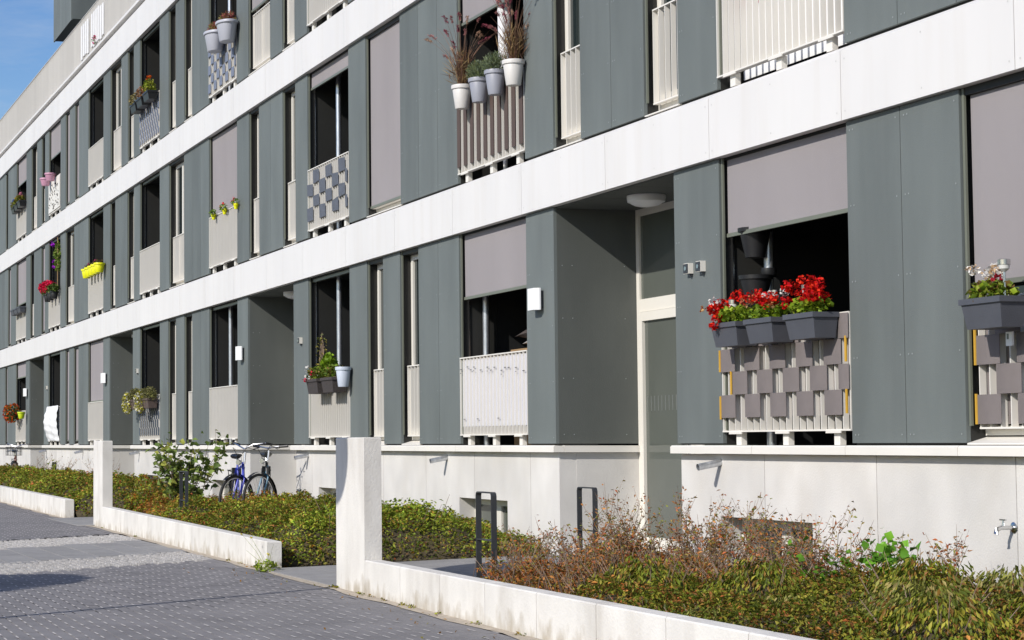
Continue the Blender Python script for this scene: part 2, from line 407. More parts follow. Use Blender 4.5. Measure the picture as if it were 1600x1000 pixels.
for u, v in BW:
    wnd = obj('basement_window', MB().box(u, v, .262, .28, .1, .66), core_m, B)
    rv = MB().box(u - .02, u, .2005, .262, .1, .68).box(v, v + .02, .2005, .262, .1, .68).box(u, v, .2005, .262, .64, .68).box(u - .02, v, .2005, .262, .08, .12)
    obj('reveal', rv, plinth_m, wnd)
    fr = MB()
    mid = (u + v) / 2
    for s0, s1 in ((u, mid), (mid, v)):
        fr.box(s0, s0 + .07, .205, .245, .121, .639).box(s1 - .07, s1, .205, .245, .121, .639).box(s0 + .07, s1 - .07, .205, .245, .57, .639).box(s0 + .07, s1 - .07, .205, .245, .121, .19)
        obj('pane', MB().box(s0 + .07, s1 - .07, .228, .234, .19, .57), glassd_m, wnd)
    obj('frame', fr, frame_m, wnd)

RIV = {}
def panel(x0, x1, zb, zt, rivet=False):
    o = obj('cladding_panel', MB().box(x0 + .004, x1 - .004, 0, .030, zb + .014, zt - .006), panel_m, B)
    if rivet:
        rv = MB(); nz_ = 5
        for x in (x0 + .05, x0 + .09, x1 - .05):
            for i in range(nz_):
                z = zb + .07 + (zt - zb - .14) * i / (nz_ - 1)
                rv.add([(x + .0068 * math.cos(t * 1.047), -.003, z + .0068 * math.sin(t * 1.047)) for t in range(6)], [tuple(range(6))])
        obj('rivets', rv, rivet_m, o)
def pier(x0, x1, zb, zt):
    n = max(1, round((x1 - x0) / .66))
    for i in range(n): panel(x0 + (x1 - x0) * i / n, x0 + (x1 - x0) * (i + 1) / n, zb, zt, x1 > -24)
    obj('pier_core', MB().box(x0 + .006, x1 - .002, .032, .42, zb + .002, zt), reveal_m, B)
def guide(x, zb, zt):
    obj('guide_rail', MB().box(x + .008, x + .030, .014, .030, zb + .12, zt - .004), rail_m, B)
def blind(x0, x1, zb, zt, y=.052, sag=0):
    n = 14; m_ = MB(); th = .004
    for i in range(n):
        a, c = x0 + (x1 - x0) * i / n, x0 + (x1 - x0) * (i + 1) / n
        wv = lambda x: y + sag * math.sin(math.pi * (x - x0) / (x1 - x0)) + .0025 * math.sin(x * 9)
        m_.add([(a, wv(a), zb), (c, wv(c), zb), (c, y, zt), (a, y, zt)], [(0, 1, 2, 3)])
        m_.add([(a, wv(a) + th, zb), (c, wv(c) + th, zb), (c, y + th, zt), (a, y + th, zt)], [(3, 2, 1, 0)])
    o = obj('blind', m_, blind_m, B)
    obj('bottom_bar', MB().box(x0 - .004, x1 + .004, y - .012, y + .014, zb - .032, zb - .002), rail_m, o)
    return o
bar_me = {}
def railing(x0, x1, z0, z1, y0, n, feet=0, single=True, zf=0):
    """vertical flat bars set edge-on between two plates"""
    global NBAR
    y1 = y0 + .045
    o = obj('railing', MB().box(x0, x1, y0 - .002, y1 + .004, z1 - .012, z1), cream_m, B)
    obj('bottom_rail', MB().box(x0, x1, y0 - .004, y1 + .008, z0, z0 + .012), cream_m, o)
    if feet:
        for i in range(feet):
            x = x0 + .22 + (x1 - x0 - .44) * i / (feet - 1)
            obj('foot', MB().box(x - .04, x + .04, y0 + .02, y1 + .02, zf + .0, z0 - .001).box(x - .10, x + .10, y0 - .012, y0 - .004, z0 - .016, z0 + .004), cream_m, o)
    key = round(z1 - z0, 3)
    if key not in bar_me: bar_me[key] = MB().box(-.004, .004, 0, .045, .0125, key - .0125).mesh('bar', cream_m)
    big = MB()
    for i in range(n):
        x = x0 + .004 + (x1 - x0 - .008) * i / (n - 1)
        if single and NBAR < 300:
            obj('bar', bar_me[key], cream_m, o, loc=(x, y0, z0)); NBAR += 1
        else: big.box(x - .004, x + .004, y0, y0 + .045, z0 + .0125, z1 - .0125)
    if big.v: obj('bars', big, cream_m, o, 'stuff')
    return o
def loggia(x0, x1, zb, zt, bl=None, pipe=None, single=False, rail=True, sag=0):
    DP = 1.55
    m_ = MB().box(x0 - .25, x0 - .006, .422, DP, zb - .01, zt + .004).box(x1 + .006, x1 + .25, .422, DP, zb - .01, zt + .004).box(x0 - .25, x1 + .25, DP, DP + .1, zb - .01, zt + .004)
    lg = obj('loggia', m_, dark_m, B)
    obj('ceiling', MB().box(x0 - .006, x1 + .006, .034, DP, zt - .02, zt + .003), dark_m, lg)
    obj('corner_trim', MB().box(x0 + .002, x0 + .014, .100, .112, zb + .02, zt - .022), steel_m, lg)
    # balcony door on the back wall
    a, c = x0 + .5, x1 - .1
    obj('balcony_door', MB().box(a, a + .07, DP - .05, DP - .002, zb + .02, zt - .1).box(c - .07, c, DP - .05, DP - .002, zb + .02, zt - .1).box(a + .07, c - .07, DP - .05, DP - .002, zt - .17, zt - .1), anth_m, lg)
    obj('pane', MB().box(a + .07, c - .07, DP - .03, DP - .02, zb + .02, zt - .17), glass_m, lg)
    if pipe is not None: obj('downpipe', MB().tube([(x0 + pipe, .26, zb - .005), (x0 + pipe, .26, zt - .022)], .036, 12), galv_m, lg)
    guide(x0, zb, zt)
    if bl: blind(x0 + .04, x1 - .002, bl, zt - .002, sag=sag)
    else: obj('blind_case', MB().box(x0 + .04, x1 - .002, .05, .10, zt - .06, zt - .021), rail_m, lg)
    if rail: railing(x0 + .004, x1 - .004, zb + .10, zb + .93, -.004, 20, 3, single, zb)
def window(x0, x1, zb, zt, bl=None, single=False, rail=True, nb=None):
    y = .13
    w_ = obj('window', MB().box(x0 - .002, x1 + .002, y + .05, y + .08, zb, zt), core_m, B)
    fr = MB(); f1 = .06
    fr.box(x0 + .002, x0 + f1, y, y + .05, zb + .06, zt - .002).box(x1 - f1, x1 - .002, y, y + .05, zb + .06, zt - .002).box(x0 + f1, x1 - f1, y, y + .05, zt - f1, zt - .002).box(x0 + f1, x1 - f1, y, y + .05, zb + .06, zb + .06 + f1)
    obj('frame', fr, frame_m, w_)
    s0, s1 = x0 + f1 + .004, x1 - f1 - .004; sf = MB(); h0, h1 = zb + .13, zt - f1 - .004
    if s1 - s0 > .16:
        parts = [(s0, s1)] if x1 - x0 < .9 else [(s0, (s0 + s1) / 2 - .002), ((s0 + s1) / 2 + .002, s1)]
        for a, c in parts:
            sf.box(a, a + .05, y - .015, y + .03, h0, h1).box(c - .05, c, y - .015, y + .03, h0, h1).box(a + .05, c - .05, y - .015, y + .03, h1 - .05, h1).box(a + .05, c - .05, y - .015, y + .03, h0, h0 + .05)
            obj('pane', MB().box(a + .05, c - .05, y + .01, y + .02, h0 + .05, h1 - .05), glass_m, w_)
        obj('sash', sf, frame_m, w_)
    obj('window_sill', MB().prismx([(-.0, zb + .002), (y + .02, zb + .002), (y + .02, zb + .055), (-.0, zb + .012)], x0 + .002, x1 - .002), cream_m, w_)
    obj('lintel', MB().box(x0 + .001, x1 - .001, .02, y - .016, zt - .05, zt + .003), reveal_m, w_)
    guide(x0, zb, zt)
    if bl: blind(x0 + .045, x1 - .004, bl, zt - .052)
    if rail: railing(x0 + .05, x1 - .006, zb + .10, zb + .92, .062, nb or max(5, round((x1 - x0) / .1)), 0, single)
def entrance(x0, x1):
    zt = ZGt
    # side walls, soffit, floor, plinth below the ledge
    for s, xw in ((1, x0), (-1, x1)):
        a, c = (xw - .03, xw) if s > 0 else (xw, xw + .03)
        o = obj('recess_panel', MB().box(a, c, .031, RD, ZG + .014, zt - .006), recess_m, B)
        rv = MB()
        for yy in (.08, .18, RD - .12):
            for z in (ZG + .1, ZG + .63, ZG + 1.2, ZG + 1.7):
                rv.add([(xw + s * .003, yy + .006 * math.cos(t * 1.047), z + .006 * math.sin(t * 1.047)) for t in range(6)], [tuple(range(6))])
        obj('rivets', rv, rivet_m, o)
        obj('plinth_panel', MB().box(a - .05 * (s > 0), c + .05 * (s < 0), .201, RD, 0, 1.128), plinth_m, B)
        pol = [(a - (.0 if s > 0 else .045), 1.0), (c + (.045 if s > 0 else 0), 1.0)]
        obj('ledge_stone', MB().box(a - (.02 if s > 0 else .045), c + (.045 if s > 0 else .02), .064, RD, 1.132, 1.196), ledge_m, B)
    n = 3
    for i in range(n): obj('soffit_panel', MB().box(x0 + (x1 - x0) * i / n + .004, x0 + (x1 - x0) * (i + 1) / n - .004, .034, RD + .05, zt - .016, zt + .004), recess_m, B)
    lm = obj('ceiling_lamp', MB().lathe([(0, -.004), (.165, -.004), (.17, .03), (.17, .056), (0, .056)], ((x0 + x1) / 2 - .15, .42, zt - .074), 28), lampw_m, B)
    obj('dome', MB().lathe([(0, -.05), (.05, -.047), (.10, -.036), (.135, -.018), (.152, -.004)], ((x0 + x1) / 2 - .15, .42, zt - .074), 28), lampw_m, lm)
    # glazed door wall
    y = RD; zb = .18; fr = MB(); f1 = .065
    xm = x0 + 1.25
    for a, c in ((x0 + .002, xm - .001), (xm + .001, x1 - .002)):
        fr.box(a, a + f1, y, y + .06, zb, zt - .018).box(c - f1, c, y, y + .06, zb, zt - .018)
        fr.box(a + f1, c - f1, y, y + .06, zt - .018 - f1, zt - .018).box(a + f1, c - f1, y, y + .06, 2.46, 2.58)
    d = obj('entrance_door', fr, frame_m, B)
    a, c = x0 + f1 + .008, xm - f1 - .006; lf = MB()
    lf.box(a, a + .08, y - .02, y + .045, zb + .01, 2.455).box(c - .08, c, y - .02, y + .045, zb + .01, 2.455).box(a + .08, c - .08, y - .02, y + .045, 2.37, 2.455).box(a + .08, c - .08, y - .02, y + .045, zb + .01, zb + .16)
    obj('door_leaf', lf, frame_m, d)
    obj('pane', MB().box(a + .08, c - .08, y + .01, y + .02, zb + .16, 2.37), glassd_m, d)
    obj('pane', MB().box(x0 + f1, xm - f1, y + .02, y + .03, 2.58, zt - .018 - f1), glassd_m, d)
    obj('pane', MB().box(xm + f1, x1 - f1, y + .02, y + .03, 2.58, zt - .018 - f1), glassd_m, d)
    obj('pane', MB().box(xm + f1, x1 - f1, y + .02, y + .03, zb, 2.46), glassd_m, d)
    obj('handle', MB().tube([(c - .04, y - .07, .9), (c - .04, y - .07, 1.9)], .014, 8).tube([(c - .04, y - .07, 1.0), (c - .04, y - .02, 1.0)], .01, 6).tube([(c - .04, y - .07, 1.8), (c - .04, y - .02, 1.8)], .01, 6), steel_m, d)
    st = MB()
    for i in range(11): st.box(a + .12 + .075 * i, a + .132 + .075 * i, y + .007, y + .0095, 1.52, 1.66)
    obj('glass_marking', st, M('etched_film', (.16, .17, .16), .6, .05), d)
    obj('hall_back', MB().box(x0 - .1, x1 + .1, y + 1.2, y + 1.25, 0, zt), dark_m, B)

# ---- bay layout of each storey: (kind, x0, x1, options)
def storey(zb, zt, bays):
    bays = sorted(bays, key=lambda b: b[1]); p = XL
    for k, a, c, op in bays[::-1]:            # nearest first, so that the nearest railings get single bars
        if k == 'L': loggia(a, c, zb, zt, **op)
        elif k == 'W': window(a, c, zb, zt, **op)
        elif k == 'B': window(a, c, zb, zt, bl=zb + .12, rail=False)
        elif k == 'E': entrance(a, c)
    for k, a, c, op in bays:
        pier(p, a, zb, zt); p = c
    pier(p, XR, zb, zt)
L_ = lambda i, **k: ('L', LOG[i][0], LOG[i][1], k)
W_ = lambda a, c, **k: ('W', a, c, k)
B_ = lambda a, c: ('B', a, c, {})
storey(ZG, ZGt, [B_(-58.76, -58.23), L_(0, bl=3.06), L_(1), B_(-47.71, -47.14), B_(-46.47, -45.81), L_(2, bl=2.16), L_(3),
    W_(-35.95, -35.28), W_(-34.59, -33.97), L_(4, pipe=.42), L_(5, pipe=.58, single=True), W_(-24.09, -23.46, single=True), W_(-22.81, -22.16, single=True),
    L_(6, bl=2.78, pipe=.10, single=True), L_(7, bl=2.86, pipe=.28, single=True), W_(-11.64, -10.30, bl=2.22, single=True), L_(8, bl=2.5)] + [('E', a, c, {}) for a, c in ENT])
storey(Z1, Z1t, [B_(-58.21, -57.60), L_(0, bl=5.08), W_(-53.66, -52.96), B_(-51.65, -51.01), L_(1), W_(-47.69, -46.44), L_(2), W_(-41.79, -41.21), W_(-39.88, -39.19),
    L_(3), W_(-35.86, -34.60), L_(4, bl=4.95, sag=.05), W_(-29.99, -29.38, single=True), W_(-28.03, -27.36, single=True), L_(5, bl=6.05, pipe=.60, single=True),
    W_(-24.10, -22.77, bl=4.13), L_(6, bl=5.74, single=True), W_(-18.20, -17.56, single=True), W_(-16.21, -15.57, single=True), L_(7, single=True), L_(8, bl=5.0)])
storey(Z2, Z2t, [W_(-58.74, -58.24), L_(0, bl=8.40), W_(-53.45, -52.45), W_(-51.60, -51.05), L_(1, bl=8.33), B_(-47.71, -47.11), B_(-46.35, -45.79), L_(2),
    W_(-41.77, -40.53), W_(-39.83, -39.20), L_(3), W_(-35.88, -35.28), W_(-34.58, -33.95), L_(4, pipe=.42, single=True), W_(-30.01, -28.71, bl=7.81, single=True), W_(-28.03, -27.38, single=True),
    L_(5), W_(-24.10, -22.80), L_(6), W_(-18.20, -17.56), L_(7), L_(8)])
# ---- roof terrace balustrade, penthouse
zb, zt = Z3 + .02, 10.78
for k in range(30):
    xa, xb = XL + 1.98 * k + .004, XL + 1.98 * (k + 1) - .004
    if xb > XR: break
    m_ = MB().box(xa, xb, -.02, .0, zb + .06, zt - .012)
    o = obj('parapet_panel', m_, par_m, B)
    rb = MB()
    if xb > -47: 
        for i in range(20): x = xa + (xb - xa) * (i + .5) / 20; rb.box(x - .004, x + .004, -.06, -.021, zb + .06, zt - .012)
    else:
        for i in range(14): x = xa + (xb - xa) * (i + .5) / 14; rb.box(x - .004, x + .004, -.06, -.021, zb + .06, zt - .012)
    obj('ribs', rb, par_m, o, 'stuff')
    obj('cap_rail', MB().box(xa, xb, -.065, .01, zt - .012, zt), par_m, o)
    obj('gutter', MB().box(xa, xb, -.09, .1, zb - .02, zb + .03), white_m, o)
    if k % 2: obj('bracket', MB().box(xa + .2, xa + .7, -.075, .02, zb + .03, zb + .058), ledge_m, o)
for i in range(11):
    if i not in (4,): obj('white_slat', MB().box(-45.05 + .272 * i, -45.05 + .272 * i + .17, -.085, -.066, 9.83 + (.04 if i % 3 else 0), 10.60 - (.05 if i > 8 else 0)), clothw_m, B)
pent = obj('penthouse', MB().box(-56.0, -52.9, 1.0, 7.5, 12.45, 15.5), panel_m, B, label='dark grey cantilevered penthouse box on the roof')
for i in range(3): obj('penthouse_panel', MB().box(-56 + 1.033 * i + .01, -56 + 1.033 * (i + 1) - .01, .965, .998, 12.42, 15.5), panel_m, pent)
obj('penthouse_base', MB().box(-55.2, -44.0, 1.9, 7.0, Z3, 12.44), panel_m, pent)
obj('penthouse_block', MB().box(-49.2, -44.0, 1.0, 7.2, 12.7, 15.5), panel_m, pent)

# ---- small fittings of the house
for i, (a, c) in enumerate(((-18.68, -18.47), (-30.52, -30.31), (-42.40, -42.12), (-54.30, -54.02))):
    lm = obj('wall_lamp', MB().box(a + .02, c - .02, -.10 + .06, -.001, 2.52, 2.68), anth_m, B)
    q = MB(); r_ = .02
    pol = [(a, -.05), (a + .03, -.098), (c - .03, -.098), (c, -.05), (c, -.035), (a, -.035)]
    obj('shade', q.prismz(pol, 2.495, 2.705), lampw_m, lm)
for x in (-15.43, -15.215, -27.12, -38.80, -50.58):
    k = obj('intercom', MB().box(x, x + .085, -.045, -.001, 2.585, 2.67), frame_m, B)
    obj('face', MB().box(x + .004, x + .081, -.05, -.0455, 2.59, 2.665), anth_m, k)
    obj('button', MB().lathe([(.018, 0), (.018, .003), (0, .003)], (0, 0, 0), 12).mesh('button', steel_m), steel_m, k, loc=(x + .042, -.051, 2.628)).rotation_euler = (rad(90), 0, 0)
    obj('cable_boss', MB().box(x + .055, x + .078, -.03, -.002, 2.565, 2.584), anth_m, k)
for x in (-14.99, -21.33, -26.87, -38.77, -45.32, -50.83, -56.99, -32.9):
    sp = MB()
    sp.tube([(x, .035, 1.065), (x, -.165, 1.025)], .027, 14, cap=False).tube([(x, .035, 1.065), (x, -.16, 1.026)], .023, 14, cap=False)
    # slanted mouth
    obj('water_spout', sp, galv_m, B)
tp = obj('tap', MB().lathe([(0, 0), (.03, 0), (.034, .006), (.02, .012), (0, .012)], (0, 0, 0), 16).mesh('tap', steel_m), steel_m, B, loc=(-11.22, .03, .70)); tp.rotation_euler = (rad(90), 0, 0)
obj('tap_body', MB().tube([(-11.22, .02, .70), (-11.22, -.06, .70), (-11.22, -.085, .69), (-11.22, -.095, .66)], [.012, .014, .015, .016], 10).tube([(-11.22, -.045, .70), (-11.22, -.045, .745)], [.009, .006], 8).box(-11.25, -11.19, -.05, -.04, .743, .752), steel_m, B)

# =================================================================== LOW WALLS AND PILLARS
def low_wall(label, xa, xb, ha, hb, pillar=None, nblk=None):
    t = thing('low_wall', label, 'wall', ((xa + xb) / 2, WY((xa + xb) / 2), 0), 'low concrete walls along the street')
    t['kind'] = 'thing'; n = nblk or max(1, round((xb - xa) / 1.0)); TH = .145
    H = lambda x: ha + (hb - ha) * (x - xa) / (xb - xa)
    def block(q0, q1, h0, h1, name='wall_block'):
        m_ = MB(); c = .008; y0, y1 = WY(q0), WY(q1)
        m_.add([(q0, y0, -.3), (q1, y1, -.3), (q1, y1 + TH, -.3), (q0, y0 + TH, -.3),
                (q0, y0, h0 - c), (q1, y1, h1 - c), (q1, y1 + TH, h1 - c), (q0, y0 + TH, h0 - c),
                (q0 + c, y0 + c, h0), (q1 - c, y1 + c, h1), (q1 - c, y1 + TH - c, h1), (q0 + c, y0 + TH - c, h0)],
               [(0, 3, 2, 1), (0, 1, 5, 4), (1, 2, 6, 5), (2, 3, 7, 6), (3, 0, 4, 7), (4, 5, 9, 8), (5, 6, 10, 9), (6, 7, 11, 10), (7, 4, 8, 11), (8, 9, 10, 11)])
        obj(name, m_, conc_m, t)
    p = xa
    if pillar: block(xa, xa + pillar, 1.262, 1.262, 'pillar'); p = xa + pillar + .002
    for i in range(n): block(p + (xb - p) * i / n + .004, p + (xb - p) * (i + 1) / n - .004, H(p + (xb - p) * i / n), H(p + (xb - p) * (i + 1) / n))
low_wall('low white concrete wall at far left, without a pillar in view', -44.0, -33.05, .335, .315)
low_wall('low white concrete wall in the middle, with a pillar left of the leafy sapling', -30.05, -19.15, .315, .275, .86)
low_wall('low white concrete wall in the foreground with the largest pillar', -16.68, -5.5, .278, .300, .84)
# =================================================================== THINGS ON THE BALCONIES
GREEN = [(.10, .16, .03), (.16, .22, .03), (.07, .12, .03), (.22, .26, .04)]
OLIVE = [(.10, .12, .03), (.15, .15, .04), (.07, .09, .025)]
def put_leaves(name, P, size, cols, parent, m=LEAF, **k):
    return obj(name, leaves_mesh(name, P, size, cols, m, **k), m, parent)
def window_box(name, label, x, z, L, D_, H_, m, y=-.03, group=None, cat='planter'):
    """tapered trough hung outside a railing; x = left end of the rim, z = rim height, y = its back"""
    t = thing(name, label, cat, (x + L / 2, y - D_ / 2, z - H_), group)
    i, r = .035, .012
    q = MB()
    q.hexa([(x + i, y - D_ + i, z - H_), (x + L - i, y - D_ + i, z - H_), (x + L - i, y - .01, z - H_), (x + i, y - .01, z - H_)],
           [(x + .012, y - D_ + .012, z - .035), (x + L - .012, y - D_ + .012, z - .035), (x + L - .012, y, z - .035), (x + .012, y, z - .035)])
    obj('trough', q, m, t)
    rim = MB(); a, c, e, g_ = x, x + L, y - D_, y + .004
    rim.box(a, c, e, e + r, z - .036, z).box(a, c, g_ - r, g_, z - .036, z).box(a, a + r, e + r, g_ - r, z - .036, z).box(c - r, c, e + r, g_ - r, z - .036, z)
    obj('rim', rim, m, t)
    obj('soil', MB().box(a + r, c - r, e + r, g_ - r, z - .034, z - .015), soil_m, t)
    return t
def blossoms(t, spots, r, pal, n=26, size=.028, name='flower_head'):
    for (x, y, z) in spots:
        P = ball(n, (x, y, z), r, .35, .85)
        put_leaves(name, P, size * RNG.uniform(.7, 1.2, n), pick(pal, n, .3), t, PETAL, up=.2, aspect=.9, fold=.1)
def greenery(t, c, rr, n, size, pal, name='foliage', **k):
    return put_leaves(name, ball(n, c, rr, .3), size * RNG.uniform(.6, 1.3, n), pick(pal, n, .3), t, **k)
RED = [(.62, .01, .008), (.50, .006, .012), (.70, .03, .006)]
DRY = [(.50, .25, .10), (.45, .12, .06), (.55, .36, .16)]
WHT = [(.80, .78, .74), (.72, .70, .66)]
gbox_m = M('grey_trough', (.075, .079, .094), .5, .08, (10, 10, 10), .15, 120)
def solar(x, y, z, h, label, z0=0):
    t = thing('solar_light', label, 'garden light', (x, y, z), 'solar lights stuck in the planters')
    obj('stake', MB().tube([(x, y, z), (x, y, z + h)], .0085, 8), steel_m, t)
    obj('lens', MB().lathe([(.010, 0), (.030, .018), (.033, .042)], (x, y, z + h), 14), M('lens', (.6, .6, .56), .15, .05), t)
    obj('cap', MB().lathe([(.036, 0), (.037, .03), (.030, .034), (0, .034)], (x, y, z + h + .042), 16), steel_m, t)
# the three red geranium troughs (ground floor, in front of the nearest taupe screen)
for i, x in enumerate((-14.63, -14.09, -13.50)):
    z = 2.13 + .0 * i
    nm = ['left trough of red geraniums, with a white bloom and a trailing red one', 'middle trough of red geraniums, some heads faded to tan', 'right trough of red geraniums with the fullest red head'][i]
    t = window_box('geranium_trough', 'dark grey ' + nm, x, z, .42, .20, .18, gbox_m, group='red geranium troughs')
    greenery(t, (x + .21, -.13, z + .05), (.24, .11, .08), 420, .045, [(.20, .30, .02), (.13, .22, .02), (.28, .36, .03)], aspect=.9)
    sp = [(x + RNG.uniform(.0, .44), RNG.uniform(-.24, -.05), z + RNG.uniform(.09, .21)) for _ in range(9)]
    blossoms(t, sp, .055, RED, 46)
    if i == 0: blossoms(t, [(x - .05, -.24, z + .12)], .035, DRY, 20); blossoms(t, [(x + .10, -.24, z + .17)], .04, WHT, 26); blossoms(t, [(x + .13, -.25, z - .02), (x + .16, -.25, z + .03)], .045, RED, 40); blossoms(t, [(x + .03, -.22, z + .11)], .04, DRY, 24)
    if i == 1: blossoms(t, [(x + .02, -.2, z + .14), (x + .10, -.16, z + .17), (x + .36, -.18, z + .10)], .05, DRY, 34); blossoms(t, [(x + .33, -.2, z + .16)], .04, WHT, 26)
    if i == 2: blossoms(t, [(x - .02, -.2, z + .17)], .038, WHT, 24); blossoms(t, [(x + .30, -.16, z + .16), (x + .34, -.16, z + .20), (x + .26, -.18, z + .22), (x + .36, -.18, z + .12)], .07, RED, 70)
solar(-14.39, -.15, 2.10, .13, 'steel solar light among the left red geraniums'); solar(-13.80, -.12, 2.11, .15, 'steel solar light half hidden behind the middle red geraniums'); solar(-13.30, -.15, 2.11, .15, 'steel solar light beside the fullest red geranium')
# the single trough at the right edge
t = window_box('geranium_trough', 'dark grey trough of white geraniums at the right edge of the picture', -11.36, 2.09, .42, .19, .185, gbox_m)
greenery(t, (-11.15, -.13, 2.12), (.21, .10, .085), 420, .04, [(.22, .30, .02), (.14, .22, .02), (.26, .30, .04), (.16, .10, .03)], aspect=.9)
blossoms(t, [(-11.24, -.19, 2.27), (-11.10, -.14, 2.26), (-11.04, -.14, 2.24), (-11.14, -.16, 2.23)], .042, WHT + [(.6, .42, .25)], 36); blossoms(t, [(-11.03, -.17, 2.20)], .035, [(.30, .01, .02)], 24)
solar(-10.99, -.15, 2.08, .155, 'steel solar light in the white geranium trough')
o = obj('thermometer', MB().box(-11.17, -11.11, -.03, -.016, 1.80, 1.885), lampw_m); tag(o, 'small white thermometer with a grey display below the white geranium trough', 'thermometer')
obj('display', MB().box(-11.158, -11.14, -.0315, -.0303, 1.84, 1.873), M('display_grey', (.12, .13, .12), .3, .02), o)
# woven privacy screens
def weave(label, x0, x1, z0, rows, rh, nb, m, y=-.012, gold=False, both=True, ragged=0, step=2, skip=()):
    """strips threaded in front of and behind pairs of bars"""
    t = thing('woven_screen', label, 'privacy screen', ((x0 + x1) / 2, y, z0))
    dx = (x1 - x0) / (nb - 1)
    for r in range(rows):
        za, zb_ = z0 + r * rh + .001, z0 + (r + 1) * rh - .001
        k = -(step) * (r % 2); back = MB()
        while k < nb - 1:
            a, c = max(0, k), min(nb - 1, k + step)
            if c > a and (r, k) not in skip:
                ov = .020 if both else -.004; xa, xb = x0 + a * dx - ov, x0 + c * dx + ov
                rg = RNG.uniform(-1, 1, 4) * ragged
                q = MB(); n = 6; bl = .010 if both else .004
                for j in range(n + 1):
                    u = j / n; yy = y - .004 - bl * math.sin(math.pi * u)
                    q.v += [(xa + (xb - xa) * u, yy, za + rg[0] * (1 - u) + rg[1] * u), (xa + (xb - xa) * u, yy - .012 * ragged * 30, zb_ + rg[2] * (1 - u) + rg[3] * u),
                            (xa + (xb - xa) * u, yy + .003, za + rg[0] * (1 - u) + rg[1] * u), (xa + (xb - xa) * u, yy + .003 - .012 * ragged * 30, zb_ + rg[2] * (1 - u) + rg[3] * u)]
                for j in range(n):
                    o_ = j * 4; q.f += [(o_, o_ + 4, o_ + 5, o_ + 1), (o_ + 2, o_ + 3, o_ + 7, o_ + 6), (o_, o_ + 2, o_ + 6, o_ + 4), (o_ + 1, o_ + 5, o_ + 7, o_ + 3)]
                q.f += [(0, 1, 3, 2), (n * 4, n * 4 + 2, n * 4 + 3, n * 4 + 1)]
                obj('woven_strip', q, m, t)
            a, c = max(0, k + step), min(nb - 1, k + 2 * step)
            if c > a and both: obj('strip_behind', MB().box(x0 + a * dx + .008, x0 + c * dx - .008, y + .054, y + .058, za, zb_), m, t)
            k += 2 * step
    if gold:
        for i, (gx, ga, gb) in enumerate(gold): obj('bamboo_rod', MB().tube([(gx, y - .006, ga), (gx, y - .006, gb)], .010, 8), gold_m, t)
    return t
weave('taupe woven screen on the railing under the three red geranium troughs', -14.86, -13.01, 1.41, 4, .178, 20, taupe_m,
      gold=[(-14.88, 1.40, 1.58), (-14.88, 1.77, 1.94), (-14.70, 1.59, 1.77), (-13.02, 1.42, 1.59), (-13.02, 1.78, 1.96), (-13.23, 1.96, 2.11)])
weave('taupe woven screen below the white geranium trough at the right edge', -11.58, -10.32, 1.33, 4, .185, 13, taupe_m, y=.052,
      gold=[(-11.60, 1.33, 1.52), (-11.60, 1.70, 1.9), (-11.60, 1.9, 2.05)])
weave('ragged slate grey woven screen on the first floor railing beside the full length blind', -26.71, -24.84, 4.22, 4, .165, 20, slatew_m, ragged=.016, both=False, step=3)
weave('blue grey checkered woven screen under the two grey heather pots', -32.66, -30.76, 6.97, 5, .152, 20, bluew_m, both=False)
weave('light blue woven screen on the top floor below the three black flower boxes', -38.57, -36.70, 6.96, 6, .115, 20, bluew_m, both=False, step=1)
weave('dark grey woven screen under the brown boxes of white and yellow flowers', -38.57, -36.70, 1.38, 4, .15, 20, M('navy_weave', (.06, .075, .10), .6, .1), both=False, step=1)
t = thing('strip_screen', 'screen of upright brown strips on the railing below the four bucket pots', 'privacy screen', (-19.87, 0, 4.1))
for i in range(0, 19, 2):
    x = -20.81 + i * .0985 + .010; obj('brown_strip', MB().box(x - .004, x + .092, -.016, -.011, 4.17, 4.90), brown_m, t)
# grey sheet tied behind the bars, with zip ties
o = obj('sheet', MB().box(-20.81, -18.93, .018, .021, 1.395, 2.10), clothg_m); o.name = 'grey_sheet'
tag(o, 'pale grey sheet tied behind the railing bars, under the cushions', 'sheet')
q = MB()
for i in range(19):
    if i % 2 == 0 or i in (3, 9, 13):
        x = -20.80 + i * .0985; z = 2.0 - .004 * i + (.03 if i % 3 else 0); q.box(x, x + .05, -.009, -.005, z, z + .006)
        if i % 4 == 0: q.box(x + .012, x + .03, -.011, -.006, z - .04, z - .034)
for i in (1, 5, 11): x = -20.80 + i * .0985; q.box(x, x + .045, -.009, -.005, 1.47, 1.476)
obj('zip_ties', q, zip_m, o, 'stuff')
# cushions on a wooden chest inside that balcony
t = thing('storage_chest', 'wooden chest standing behind the grey sheeted railing', 'chest', (-19.5, .5, ZG)); obj('chest_body', MB().box(-20.15, -18.98, .34, .8, ZG, 2.16), wood_m, t); obj('chest_lid', MB().box(-20.17, -18.96, .32, .82, 2.165, 2.19), wood_m, t)
def cushion(label, x0, x1, y0, y1, z, h, m, tilt=0):
    n = 10; q = MB()
    for sgn in (1, -1):
        o_ = len(q.v)
        for i in range(n + 1):
            for j in range(n + 1):
                u, v = i / n, j / n; e = max(0, min(u, 1 - u) * 5); f_ = max(0, min(v, 1 - v) * 5); hh = h * .5 * (min(1, e) * min(1, f_)) ** .45 * (1 + .10 * math.sin(u * 9) * math.cos(v * 7))
                q.v.append((x0 + (x1 - x0) * u, y0 + (y1 - y0) * v, z + h * .5 + sgn * hh + tilt * (u - .5) + .02 * math.sin(u * 5 + v * 3)))
        for i in range(n):
            for j in range(n):
                k = o_ + i * (n + 1) + j; fc = (k, k + n + 1, k + n + 2, k + 1); q.f.append(fc if sgn > 0 else fc[::-1])
    q.sm = True
    o = obj('cushion', q, m); tag(o, label, 'cushion', 'cushions on the wooden chest'); return o
